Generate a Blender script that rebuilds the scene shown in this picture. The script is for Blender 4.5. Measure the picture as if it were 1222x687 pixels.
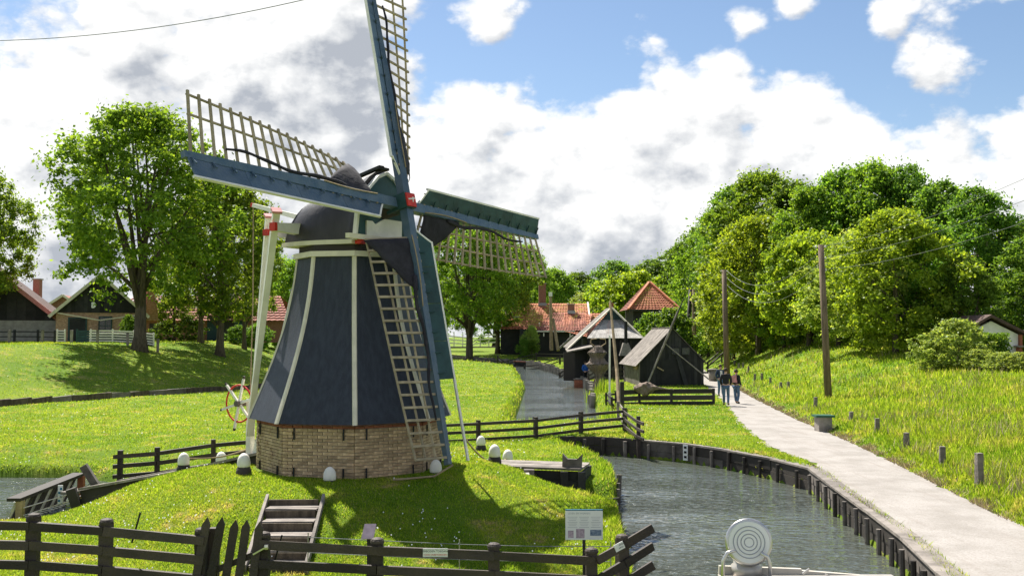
import bpy, math, random
import numpy as np
from mathutils import Vector, Matrix

random.seed(7)
rng = np.random.default_rng(11)
scene = bpy.context.scene
col = scene.collection
for o in list(bpy.data.objects):
    bpy.data.objects.remove(o)

# ------------------------------------------------------------------ camera
CAM_H = 3.5
cam_data = bpy.data.cameras.new("camera")
cam_data.lens = 35.0
cam_data.sensor_width = 36.0
cam_data.clip_start = 0.1
cam_data.clip_end = 5000
cam = bpy.data.objects.new("camera", cam_data)
cam.location = (0, 0, CAM_H)
cam.rotation_euler = (math.radians(90 + 2.72), 0, 0)
col.objects.link(cam)
scene.camera = cam

# ------------------------------------------------------------------ light
SUN_AZ = math.radians(-29)      # measured from +Y towards +X
SUN_EL = math.radians(53)
SUN_DIR = Vector((math.sin(SUN_AZ) * math.cos(SUN_EL), math.cos(SUN_AZ) * math.cos(SUN_EL), math.sin(SUN_EL)))
sun_data = bpy.data.lights.new("sun", 'SUN')
sun_data.energy = 4.0
sun_data.angle = math.radians(0.55)
sun_data.color = (1.0, 0.95, 0.85)
sun = bpy.data.objects.new("sun", sun_data)
sun.rotation_euler = (-SUN_DIR).to_track_quat('-Z', 'Y').to_euler()
sun.location = (-40, 60, 80)
col.objects.link(sun)

scene.view_settings.view_transform = 'Standard'
scene.view_settings.look = 'None'
scene.view_settings.gamma = 1.0
scene.view_settings.use_curve_mapping = False
scene.view_settings.exposure = 1.36
scene.cycles.use_denoising = True
scene.cycles.max_bounces = 6
scene.cycles.transparent_max_bounces = 4
scene.cycles.caustics_reflective = False
scene.cycles.caustics_refractive = False
scene.cycles.sample_clamp_indirect = 4
scene.cycles.sample_clamp_direct = 4

# ------------------------------------------------------------------ sky
FPX = 35.0 / 36.0 * 1222.0
PITCH = math.radians(2.72)


def ray(px, py):
    """direction of sight for a point measured in the photograph"""
    a, c = (px - 611) / FPX, (343.5 - py) / FPX
    return Vector((a, math.cos(PITCH) - c * math.sin(PITCH), math.sin(PITCH) + c * math.cos(PITCH)))


def G(px, py, z=0.0):
    d = ray(px, py)
    t = (z - CAM_H) / d.z
    return Vector((d.x * t, d.y * t, z))


def A(px, py, Y):
    d = ray(px, py)
    t = Y / d.y
    return Vector((d.x * t, Y, CAM_H + d.z * t))


class NT:
    def __init__(self, tree):
        self.t = tree

    def n(self, kind, **kw):
        nd = self.t.nodes.new(kind)
        for k, v in kw.items():
            if k.startswith('i_'):
                key = k[2:]
                key = int(key) if key.isdigit() else key
                nd.inputs[key].default_value = v
            else:
                setattr(nd, k, v)
        return nd

    def l(self, a, b):
        self.t.links.new(a, b)

    def math(self, op, a, b=None, clamp=False):
        nd = self.t.nodes.new('ShaderNodeMath')
        nd.operation = op
        nd.use_clamp = clamp
        for i, v in enumerate((a, b)):
            if v is None:
                continue
            if hasattr(v, 'is_linked'):
                self.l(v, nd.inputs[i])
            else:
                nd.inputs[i].default_value = v
        return nd.outputs[0]

    def mix(self, fac, a, b):
        nd = self.t.nodes.new('ShaderNodeMix')
        nd.data_type = 'RGBA'
        for v, s in ((fac, nd.inputs[0]), (a, nd.inputs[6]), (b, nd.inputs[7])):
            if hasattr(v, 'is_linked'):
                self.l(v, s)
            elif isinstance(v, (tuple, list)):
                s.default_value = (v[0], v[1], v[2], 1)
            else:
                s.default_value = v
        return nd.outputs[2]

    def smooth(self, v, a, b, lo=0.0, hi=1.0):
        nd = self.t.nodes.new('ShaderNodeMapRange')
        nd.interpolation_type = 'SMOOTHSTEP'
        self.l(v, nd.inputs[0])
        nd.inputs[1].default_value = a
        nd.inputs[2].default_value = b
        nd.inputs[3].default_value = lo
        nd.inputs[4].default_value = hi
        return nd.outputs[0]


# cumulus banks: (x, y, radius) as they stand over the horizon
CLOUDS = [(110, 175, 175), (285, 60, 160), (150, 60, 100), (420, 110, 110), (300, 220, 190), (400, 5, 110), (60, 280, 180),
          (565, 150, 85), (500, 225, 140), (640, 215, 110), (790, 140, 88), (720, 260, 130),
          (860, 125, 78), (945, 155, 90), (870, 250, 150), (1020, 175, 95), (1020, 270, 130), (1130, 215, 100), (1215, 235, 105),
          (585, 38, 50), (1115, 78, 58), (888, 32, 30), (1058, 28, 32), (950, 2, 32)]


def cloud_group(name, detail):
    grp = bpy.data.node_groups.new(name, 'ShaderNodeTree')
    grp.interface.new_socket("Vector", in_out='INPUT', socket_type='NodeSocketVector')
    grp.interface.new_socket("Density", in_out='OUTPUT', socket_type='NodeSocketFloat')
    g = NT(grp)
    gi = g.n('NodeGroupInput')
    go = g.n('NodeGroupOutput')
    best = None
    for (bx_, by_, br_) in CLOUDS:
        d_ = ray(bx_, by_).normalized()
        dn = g.n('ShaderNodeVectorMath', operation='DISTANCE')
        g.l(gi.outputs[0], dn.inputs[0])
        dn.inputs[1].default_value = d_
        mr = g.n('ShaderNodeMapRange')
        g.l(dn.outputs[1], mr.inputs[0])
        mr.inputs[1].default_value = 0.0
        mr.inputs[2].default_value = br_ / FPX * 1.15
        mr.inputs[3].default_value = 0.40 + min(br_, 130) / 130 * 0.55
        mr.inputs[4].default_value = 0.0
        if best is None:
            best = mr.outputs[0]
        else:
            sm = g.n('ShaderNodeMath', operation='SMOOTH_MAX')
            g.l(best, sm.inputs[0])
            g.l(mr.outputs[0], sm.inputs[1])
            sm.inputs[2].default_value = 0.12
            best = sm.outputs[0]
    sc_ = g.n('ShaderNodeVectorMath', operation='MULTIPLY')
    g.l(gi.outputs[0], sc_.inputs[0])
    sc_.inputs[1].default_value = (1.0, 1.0, 1.5)
    lown = g.n('ShaderNodeTexNoise', i_Scale=2.1, i_Detail=1.0, i_Roughness=0.5)
    g.l(sc_.outputs[0], lown.inputs['Vector'])
    sep = g.n('ShaderNodeSeparateXYZ')
    g.l(gi.outputs[0], sep.inputs[0])
    # away from the view the same broken cumulus goes on
    outside = g.smooth(sep.outputs[1], 0.55, 0.85, 1.0, 0.0)
    gen = g.math('MULTIPLY', g.smooth(lown.outputs[0], 0.42, 0.68, 0.0, 0.62), outside)
    low_band = g.smooth(sep.outputs[2], 0.02, 0.17, 0.62, 0.0)
    sm = g.math('MAXIMUM', g.math('MAXIMUM', best, gen), low_band)
    hin = g.n('ShaderNodeTexNoise', i_Scale=8.5, i_Detail=detail, i_Roughness=0.58, i_Lacunarity=2.1)
    g.l(sc_.outputs[0], hin.inputs['Vector'])
    hv = g.math('MULTIPLY', g.math('SUBTRACT', hin.outputs[0], 0.5), 1.25)
    if detail > 4:
        vo = g.n('ShaderNodeTexVoronoi', i_Scale=15.0, i_Detail=2.0, i_Roughness=0.55, i_Lacunarity=2.3)
        vo.normalize = True
        wq = g.n('ShaderNodeVectorMath', operation='MULTIPLY_ADD')
        g.l(hin.outputs['Color'], wq.inputs[0])
        wq.inputs[1].default_value = (0.05, 0.05, 0.05)
        g.l(sc_.outputs[0], wq.inputs[2])
        g.l(wq.outputs[0], vo.inputs['Vector'])
        hv = g.math('ADD', hv, g.math('MULTIPLY', g.math('SUBTRACT', 0.36, vo.outputs['Distance']), 0.75))
    g.l(g.math('SUBTRACT', g.math('ADD', sm, hv), 0.26), go.inputs[0])
    return grp


grp_fine = cloud_group("cloud_density", 7.0)
grp_soft = cloud_group("cloud_density_soft", 2.0)

world = bpy.data.worlds.new("World")
scene.world = world
world.use_nodes = True
world.cycles.sampling_method = 'NONE'
w = NT(world.node_tree)
world.node_tree.nodes.clear()
wo = w.n('ShaderNodeOutputWorld')
bg = w.n('ShaderNodeBackground')
sky = w.n('ShaderNodeTexSky', sky_type='NISHITA', sun_disc=False, sun_elevation=SUN_EL, sun_rotation=SUN_AZ)
sky.air_density = 1.0
sky.dust_density = 0.3
sky.ozone_density = 2.2
tc = w.n('ShaderNodeTexCoord')
skyc = w.n('ShaderNodeVectorMath', operation='SCALE')
w.l(sky.outputs[0], skyc.inputs[0])
skyc.inputs['Scale'].default_value = 0.050


def dens_at(grp, off):
    nd = w.n('ShaderNodeGroup', node_tree=grp)
    if off is None:
        w.l(tc.outputs['Generated'], nd.inputs[0])
    else:
        ad = w.n('ShaderNodeVectorMath', operation='ADD')
        w.l(tc.outputs['Generated'], ad.inputs[0])
        ad.inputs[1].default_value = off
        w.l(ad.outputs[0], nd.inputs[0])
    return nd.outputs[0]


d0 = dens_at(grp_fine, None)
d1 = dens_at(grp_fine, (-0.006, 0.0, 0.012))
s1 = dens_at(grp_soft, (-0.020, 0.0, 0.060))
alpha = w.smooth(d0, -0.02, 0.19)
relief = w.math('MULTIPLY', w.math('SUBTRACT', d0, d1), 2.3)
rise = w.math('MULTIPLY', w.math('SUBTRACT', d0, s1), 0.55)
lit = w.math('ADD', w.math('ADD', relief, rise), 0.74)
thick = w.smooth(s1, 0.08, 0.55, 0.0, 0.30)
cn = w.n('ShaderNodeTexNoise', i_Scale=4.2, i_Detail=8.0, i_Roughness=0.6)
w.l(tc.outputs['Generated'], cn.inputs['Vector'])
banks = w.smooth(cn.outputs[0], 0.47, 0.60, 0.0, 0.42)
lit = w.math('SUBTRACT', w.math('SUBTRACT', lit, thick), w.math('MULTIPLY', banks, w.smooth(s1, 0.10, 0.4)), clamp=True)
ccol = w.mix(lit, (0.190, 0.204, 0.228), (0.430, 0.430, 0.426))
final = w.mix(alpha, skyc.outputs[0], ccol)
w.l(final, bg.inputs[0])
bg.inputs[1].default_value = 1.0
w.l(bg.outputs[0], wo.inputs[0])

# ------------------------------------------------------------------ materials
MATS = {}


def new_mat(name):
    m = bpy.data.materials.new(name)
    m.use_nodes = True
    m.node_tree.nodes.clear()
    MATS[name] = m
    t = NT(m.node_tree)
    out = t.n('ShaderNodeOutputMaterial')
    return m, t, out


def solid(name, c, rough=0.7, var=0.25, scale=3.0, stretch=(1, 1, 1), bump=0.15, bscale=40.0, metal=0.0, c2=None, spec=0.3, objvar=0.12):
    """painted / wooden / stony surface: base colour, slow mottling, fine relief, a little change from piece to piece"""
    m, t, out = new_mat(name)
    p = t.n('ShaderNodeBsdfPrincipled')
    p.inputs['Roughness'].default_value = rough
    p.inputs['Metallic'].default_value = metal
    p.inputs['Specular IOR Level'].default_value = spec
    tcn = t.n('ShaderNodeTexCoord')
    mp = t.n('ShaderNodeMapping')
    t.l(tcn.outputs['Object'], mp.inputs[0])
    mp.inputs['Scale'].default_value = stretch
    nz = t.n('ShaderNodeTexNoise', i_Scale=scale, i_Detail=6.0, i_Roughness=0.62)
    t.l(mp.outputs[0], nz.inputs['Vector'])
    c2 = c2 or tuple(x * (1 - var) for x in c)
    c1 = tuple(min(x * (1 + var * 0.6), 0.95) for x in c)
    f = t.smooth(nz.outputs[0], 0.32, 0.68)
    cc = t.mix(f, c1, c2)
    oi = t.n('ShaderNodeObjectInfo')
    hs = t.n('ShaderNodeHueSaturation')
    t.l(cc, hs.inputs['Color'])
    t.l(t.math('ADD', t.math('MULTIPLY', oi.outputs['Random'], 2 * objvar), 1.0 - objvar), hs.inputs['Value'])
    t.l(hs.outputs[0], p.inputs['Base Color'])
    nb = t.n('ShaderNodeTexNoise', i_Scale=bscale, i_Detail=4.0)
    t.l(mp.outputs[0], nb.inputs['Vector'])
    bp = t.n('ShaderNodeBump')
    bp.inputs['Strength'].default_value = bump
    bp.inputs['Distance'].default_value = 0.02
    t.l(nb.outputs[0], bp.inputs['Height'])
    t.l(bp.outputs[0], p.inputs['Normal'])
    t.l(p.outputs[0], out.inputs[0])
    return m


def leaf_mat(name, ca, cb, cc3, trans=0.45):
    m, t, out = new_mat(name)
    geo = t.n('ShaderNodeNewGeometry')
    oi = t.n('ShaderNodeObjectInfo')
    rp = t.n('ShaderNodeValToRGB')
    rp.color_ramp.elements[0].color = (*ca, 1)
    rp.color_ramp.elements[1].color = (*cc3, 1)
    e = rp.color_ramp.elements.new(0.55)
    e.color = (*cb, 1)
    t.l(geo.outputs['Random Per Island'], rp.inputs[0])
    tcn = t.n('ShaderNodeTexCoord')
    nz = t.n('ShaderNodeTexNoise', i_Scale=0.35, i_Detail=2.0)
    t.l(tcn.outputs['Object'], nz.inputs['Vector'])
    hs = t.n('ShaderNodeHueSaturation')
    t.l(rp.outputs[0], hs.inputs['Color'])
    t.l(t.math('ADD', t.math('MULTIPLY', nz.outputs[0], 0.7), t.math('ADD', t.math('MULTIPLY', oi.outputs['Random'], 0.3), 0.5)), hs.inputs['Value'])
    t.l(t.math('ADD', t.math('MULTIPLY', oi.outputs['Random'], 0.02), 0.49), hs.inputs['Hue'])
    d = t.n('ShaderNodeBsdfPrincipled')
    d.inputs['Roughness'].default_value = 0.5
    d.inputs['Specular IOR Level'].default_value = 0.25
    tr = t.n('ShaderNodeBsdfTranslucent')
    br = t.n('ShaderNodeMix', data_type='RGBA', blend_type='MULTIPLY')
    br.inputs[0].default_value = 1.0
    t.l(hs.outputs[0], br.inputs[6])
    br.inputs[7].default_value = (1.5, 1.35, 0.7, 1)
    t.l(hs.outputs[0], d.inputs['Base Color'])
    t.l(br.outputs[2], tr.inputs[0])
    mx = t.n('ShaderNodeMixShader')
    mx.inputs[0].default_value = trans
    t.l(d.outputs[0], mx.inputs[1])
    t.l(tr.outputs[0], mx.inputs[2])
    t.l(mx.outputs[0], out.inputs[0])
    return m


leaf_mat('leaf_elm', (0.095, 0.170, 0.020), (0.165, 0.270, 0.028), (0.25, 0.345, 0.038), 0.55)
leaf_mat('leaf_dark', (0.070, 0.150, 0.022), (0.125, 0.235, 0.030), (0.20, 0.315, 0.040), 0.56)
leaf_mat('leaf_yellow', (0.165, 0.265, 0.02), (0.245, 0.375, 0.03), (0.34, 0.44, 0.045), 0.57)
leaf_mat('leaf_wood', (0.090, 0.185, 0.020), (0.165, 0.305, 0.030), (0.26, 0.385, 0.042), 0.57)
leaf_mat('leaf_pale', (0.17, 0.26, 0.055), (0.27, 0.37, 0.08), (0.39, 0.45, 0.13), 0.53)
leaf_mat('reed_leaf', (0.14, 0.23, 0.02), (0.24, 0.35, 0.028), (0.34, 0.40, 0.05), 0.5)
solid('bark', (0.11, 0.088, 0.062), 0.9, 0.45, 2.0, (4, 4, 0.7), 0.7, 14)
solid('wood_dark', (0.036, 0.030, 0.026), 0.72, 0.45, 2.5, (1, 1, 1), 0.4, 30, objvar=0.3, c2=(0.05, 0.043, 0.036))
solid('wood_fence', (0.034, 0.027, 0.024), 0.66, 0.5, 2.2, (1, 1, 1), 0.6, 30, objvar=0.35, c2=(0.066, 0.050, 0.040))
solid('wood_black', (0.017, 0.0175, 0.019), 0.75, 0.4, 2.0, (1, 1, 1), 0.3, 30, objvar=0.45, c2=(0.036, 0.035, 0.035))
solid('wood_grey', (0.25, 0.22, 0.195), 0.85, 0.35, 2.5, (1, 1, 1), 0.5, 25, objvar=0.22)
solid('roof_brown', (0.10, 0.062, 0.052), 0.8, 0.3, 2)
solid('daisy', (0.75, 0.75, 0.7), 0.8, 0.1, 2)
solid('wood_silver', (0.40, 0.38, 0.355), 0.85, 0.3, 2.5, (1, 1, 1), 0.4, 25, objvar=0.18)
solid('wood_weathered', (0.16, 0.14, 0.125), 0.85, 0.4, 2.5, (1, 1, 1), 0.5, 25, objvar=0.25)
solid('wood_tan', (0.34, 0.25, 0.15), 0.8, 0.3, 4, (1, 1, 1), 0.3, 30, objvar=0.15)
solid('wood_lattice', (0.38, 0.31, 0.21), 0.75, 0.3, 4, (1, 1, 1), 0.3, 30, objvar=0.15)
solid('wood_pole', (0.20, 0.145, 0.10), 0.85, 0.35, 2, (5, 5, 0.6), 0.5, 14, objvar=0.1)
solid('white_paint', (0.80, 0.77, 0.70), 0.55, 0.10, 3, (1, 1, 1), 0.1, 20, objvar=0.04)
solid('cream_paint', (0.72, 0.66, 0.53), 0.55, 0.12, 3, (1, 1, 1), 0.1, 20, objvar=0.04)
solid('red_paint', (0.55, 0.035, 0.022), 0.5, 0.25, 4, (1, 1, 1), 0.1, 20)
solid('sail_blue', (0.034, 0.066, 0.103), 0.40, 0.5, 2.6, (1, 1, 1), 0.5, 18, spec=0.5, c2=(0.085, 0.125, 0.165), objvar=0.2)
solid('sail_green', (0.022, 0.060, 0.058), 0.5, 0.35, 3.5, (1, 1, 1), 0.25, 22)
solid('teal_paint', (0.022, 0.065, 0.068), 0.45, 0.3, 3, (1, 1, 1), 0.15, 20)
solid('tower_felt', (0.023, 0.029, 0.043), 0.60, 0.5, 5.0, (2.6, 2.6, 0.25), 0.5, 30, c2=(0.016, 0.021, 0.034), spec=0.42)
solid('cap_felt', (0.028, 0.024, 0.025), 0.5, 0.45, 2.0, (1, 1, 0.5), 0.4, 18, spec=0.5)
solid('canvas', (0.030, 0.028, 0.036), 0.85, 0.3, 4, (1, 1, 1), 0.5, 12)
solid('rope', (0.36, 0.28, 0.17), 0.9, 0.2, 8)
solid('iron', (0.02, 0.02, 0.022), 0.5, 0.3, 8, metal=0.3)
solid('mortar', (0.40, 0.36, 0.30), 0.95, 0.2, 8)
solid('brick_yellow', (0.58, 0.44, 0.28), 0.9, 0.22, 5, (1, 1, 1), 0.4, 30, objvar=0.30, c2=(0.38, 0.255, 0.155))
solid('brick_red', (0.30, 0.11, 0.065), 0.9, 0.25, 6, (1, 1, 1), 0.3, 30, objvar=0.2)
solid('house_brick', (0.50, 0.33, 0.23), 0.9, 0.35, 5, (1, 1, 3), 0.4, 12, c2=(0.32, 0.19, 0.125))
solid('red_brick_wall', (0.30, 0.15, 0.11), 0.9, 0.3, 5, (1, 1, 3), 0.3, 12)
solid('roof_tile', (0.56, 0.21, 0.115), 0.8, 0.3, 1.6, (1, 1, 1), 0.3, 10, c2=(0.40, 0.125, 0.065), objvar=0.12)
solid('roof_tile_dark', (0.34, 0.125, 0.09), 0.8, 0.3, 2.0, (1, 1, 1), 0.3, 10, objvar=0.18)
solid('concrete', (0.34, 0.33, 0.30), 0.9, 0.2, 3)
solid('glass_dark', (0.02, 0.025, 0.03), 0.08, 0.2, 3, spec=0.6)
solid('curtain', (0.55, 0.55, 0.52), 0.8, 0.2, 6)
solid('shutter_blue', (0.020, 0.055, 0.085), 0.5, 0.2, 3)
solid('bush_green_paint', (0.03, 0.11, 0.07), 0.45, 0.2, 3)
solid('steel', (0.62, 0.60, 0.57), 0.28, 0.1, 5, metal=0.85, bump=0.05)
solid('steel_dull', (0.45, 0.42, 0.38), 0.45, 0.2, 5, metal=0.5, bump=0.05)
solid('boat_paint', (0.60, 0.55, 0.47), 0.45, 0.15, 3, bump=0.05)
solid('sign_white', (0.80, 0.80, 0.78), 0.4, 0.04, 2, bump=0.02, objvar=0.02)
solid('sign_blue', (0.03, 0.17, 0.27), 0.4, 0.1, 2, bump=0.02)
solid('sign_grey', (0.35, 0.36, 0.40), 0.5, 0.1, 3, bump=0.02)
solid('sign_photo_blue', (0.05, 0.09, 0.16), 0.4, 0.6, 30, bump=0.02, c2=(0.3, 0.36, 0.45))
solid('sign_photo_mauve', (0.45, 0.35, 0.42), 0.4, 0.35, 25, bump=0.02)
solid('sign_pink', (0.46, 0.36, 0.40), 0.4, 0.2, 8, bump=0.02)
solid('net', (0.13, 0.095, 0.075), 0.95, 0.5, 9, (1, 1, 1), 1.0, 22, c2=(0.24, 0.19, 0.155))
solid('straw', (0.42, 0.34, 0.19), 0.9, 0.3, 2)
solid('skin', (0.52, 0.33, 0.25), 0.6, 0.1, 3, objvar=0.03)
solid('hair_brown', (0.05, 0.03, 0.02), 0.7, 0.3, 20)
solid('jacket_black', (0.018, 0.018, 0.022), 0.8, 0.3, 6)
solid('jacket_navy', (0.02, 0.035, 0.07), 0.8, 0.3, 6)
solid('jeans', (0.09, 0.15, 0.25), 0.85, 0.3, 8)
solid('shirt_white', (0.65, 0.63, 0.65), 0.8, 0.1, 6)
solid('shirt_blue', (0.02, 0.10, 0.38), 0.8, 0.2, 6)
solid('backpack_pink', (0.55, 0.25, 0.25), 0.8, 0.2, 6)
solid('shoe', (0.03, 0.025, 0.02), 0.7)
solid('soil', (0.16, 0.11, 0.07), 0.95, 0.4, 5)
solid('wire', (0.22, 0.23, 0.22), 0.5, metal=0.4)


# path: pale shell grit
def path_material():
    m, t, out = new_mat('path_grit')
    p = t.n('ShaderNodeBsdfPrincipled')
    p.inputs['Roughness'].default_value = 0.95
    p.inputs['Specular IOR Level'].default_value = 0.15
    tcn = t.n('ShaderNodeTexCoord')
    n1 = t.n('ShaderNodeTexNoise', i_Scale=0.9, i_Detail=5.0, i_Roughness=0.6)
    n2 = t.n('ShaderNodeTexNoise', i_Scale=26.0, i_Detail=3.0, i_Roughness=0.7)
    n3 = t.n('ShaderNodeTexVoronoi', i_Scale=34.0)
    for q in (n1, n2, n3):
        t.l(tcn.outputs['Object'], q.inputs['Vector'])
    c = t.mix(t.smooth(n1.outputs[0], 0.35, 0.7), (0.36, 0.335, 0.315), (0.27, 0.25, 0.23))
    c = t.mix(t.smooth(n2.outputs[0], 0.40, 0.75, 0, 0.6), c, (0.20, 0.175, 0.15))
    c = t.mix(t.smooth(n3.outputs['Distance'], 0.0, 0.25, 0.35, 0.0), c, (0.52, 0.49, 0.46))
    mp5 = t.n('ShaderNodeMapping')
    mp5.inputs['Scale'].default_value = (2.6, 0.16, 1)
    mp5.inputs['Rotation'].default_value = (0, 0, 0.14)
    t.l(tcn.outputs['Object'], mp5.inputs[0])
    n5 = t.n('ShaderNodeTexNoise', i_Scale=1.0, i_Detail=6.0, i_Roughness=0.65)
    t.l(mp5.outputs[0], n5.inputs['Vector'])
    c = t.mix(t.smooth(n5.outputs[0], 0.48, 0.70, 0, 0.5), c, (0.24, 0.21, 0.185))
    t.l(c, p.inputs['Base Color'])
    bp = t.n('ShaderNodeBump')
    bp.inputs['Strength'].default_value = 0.5
    bp.inputs['Distance'].default_value = 0.02
    t.l(n2.outputs[0], bp.inputs['Height'])
    t.l(bp.outputs[0], p.inputs['Normal'])
    t.l(p.outputs[0], out.inputs[0])


path_material()


def grass_colour(t, tcn, blade):
    n1 = t.n('ShaderNodeTexNoise', i_Scale=0.16, i_Detail=4.0, i_Roughness=0.6)
    n2 = t.n('ShaderNodeTexNoise', i_Scale=0.9, i_Detail=5.0, i_Roughness=0.65)
    n3 = t.n('ShaderNodeTexNoise', i_Scale=5.0, i_Detail=4.0, i_Roughness=0.7)
    for q in (n1, n2, n3):
        t.l(tcn.outputs['Object'], q.inputs['Vector'])
    c = t.mix(t.smooth(n1.outputs[0], 0.35, 0.65), (0.100, 0.185, 0.015), (0.160, 0.232, 0.021))
    c = t.mix(t.smooth(n2.outputs[0], 0.42, 0.72, 0, 0.6), c, (0.275, 0.295, 0.04))
    c = t.mix(t.smooth(n3.outputs[0], 0.52, 0.78, 0, 0.7), c, (0.080, 0.150, 0.012))
    dry = t.math('MULTIPLY', t.smooth(n2.outputs[0], 0.54, 0.66), t.smooth(n3.outputs[0], 0.44, 0.60))
    c = t.mix(t.math('MULTIPLY', dry, 0.8), c, (0.34, 0.265, 0.13))
    return c, n3


def ground_material():
    m, t, out = new_mat('grass_ground')
    p = t.n('ShaderNodeBsdfPrincipled')
    p.inputs['Roughness'].default_value = 0.9
    p.inputs['Specular IOR Level'].default_value = 0.1
    tcn = t.n('ShaderNodeTexCoord')
    c, n3 = grass_colour(t, tcn, False)
    n4 = t.n('ShaderNodeTexNoise', i_Scale=22.0, i_Detail=5.0, i_Roughness=0.75)
    t.l(tcn.outputs['Object'], n4.inputs['Vector'])
    c = t.mix(t.smooth(n4.outputs[0], 0.40, 0.75, 0, 0.45), c, (0.085, 0.13, 0.010))
    t.l(c, p.inputs['Base Color'])
    bp = t.n('ShaderNodeBump')
    bp.inputs['Strength'].default_value = 0.8
    bp.inputs['Distance'].default_value = 0.06
    t.l(n4.outputs[0], bp.inputs['Height'])
    t.l(bp.outputs[0], p.inputs['Normal'])
    t.l(p.outputs[0], out.inputs[0])
    # blades
    m, t, out = new_mat('grass_blade')
    tcn = t.n('ShaderNodeTexCoord')
    c, n3 = grass_colour(t, tcn, True)
    geo = t.n('ShaderNodeNewGeometry')
    hs = t.n('ShaderNodeHueSaturation')
    t.l(c, hs.inputs['Color'])
    t.l(t.math('ADD', t.math('MULTIPLY', geo.outputs['Random Per Island'], 1.1), 1.0), hs.inputs['Value'])
    t.l(t.math('ADD', t.math('MULTIPLY', geo.outputs['Random Per Island'], -0.025), 0.508), hs.inputs['Hue'])
    straw = t.mix(t.smooth(geo.outputs['Random Per Island'], 0.90, 0.94, 0, 0.8), hs.outputs[0], (0.40, 0.34, 0.17))
    d = t.n('ShaderNodeBsdfDiffuse')
    tr = t.n('ShaderNodeBsdfTranslucent')
    br = t.n('ShaderNodeMix', data_type='RGBA', blend_type='MULTIPLY')
    br.inputs[0].default_value = 1.0
    t.l(straw, br.inputs[6])
    br.inputs[7].default_value = (1.45, 1.35, 0.75, 1)
    t.l(straw, d.inputs[0])
    t.l(br.outputs[2], tr.inputs[0])
    mx = t.n('ShaderNodeMixShader')
    mx.inputs[0].default_value = 0.55
    t.l(d.outputs[0], mx.inputs[1])
    t.l(tr.outputs[0], mx.inputs[2])
    t.l(mx.outputs[0], out.inputs[0])


ground_material()


def water_material():
    m, t, out = new_mat('water')
    p = t.n('ShaderNodeBsdfPrincipled')
    p.inputs['Base Color'].default_value = (0.080, 0.090, 0.074, 1)
    p.inputs['Roughness'].default_value = 0.03
    p.inputs['IOR'].default_value = 1.5
    tcn = t.n('ShaderNodeTexCoord')
    mp = t.n('ShaderNodeMapping')
    mp.inputs['Scale'].default_value = (0.75, 1.5, 1)
    mp.inputs['Rotation'].default_value = (0, 0, 0.3)
    t.l(tcn.outputs['Object'], mp.inputs[0])
    n1 = t.n('ShaderNodeTexNoise', i_Scale=2.6, i_Detail=2.0, i_Roughness=0.5, i_Distortion=0.6)
    n2 = t.n('ShaderNodeTexNoise', i_Scale=6.5, i_Detail=1.0, i_Roughness=0.5, i_Distortion=0.3)
    n0 = t.n('ShaderNodeTexNoise', i_Scale=0.22, i_Detail=2.0)
    for q in (n1, n2, n0):
        t.l(mp.outputs[0], q.inputs['Vector'])
    hgt = t.math('ADD', n1.outputs[0], t.math('MULTIPLY', n2.outputs[0], 0.30))
    bp = t.n('ShaderNodeBump')
    t.l(t.smooth(n0.outputs[0], 0.36, 0.62, 0.22, 1.0), bp.inputs['Strength'])
    bp.inputs['Distance'].default_value = 0.30
    t.l(hgt, bp.inputs['Height'])
    t.l(bp.outputs[0], p.inputs['Normal'])
    t.l(p.outputs[0], out.inputs[0])


water_material()

# ------------------------------------------------------------------ mesh helpers
WLOC = {}          # world position of every parent used below


def set_props(o, label=None, cat=None, group=None, kind=None):
    if label:
        o['label'] = label
    if cat:
        o['category'] = cat
    if group:
        o['group'] = group
    if kind:
        o['kind'] = kind
    return o


def thing(name, loc, label, cat, group=None):
    o = bpy.data.objects.new(name, None)
    o.empty_display_size = 0.2
    o.location = loc
    col.objects.link(o)
    WLOC[o.name] = Vector(loc)
    return set_props(o, label, cat, group)


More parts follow.
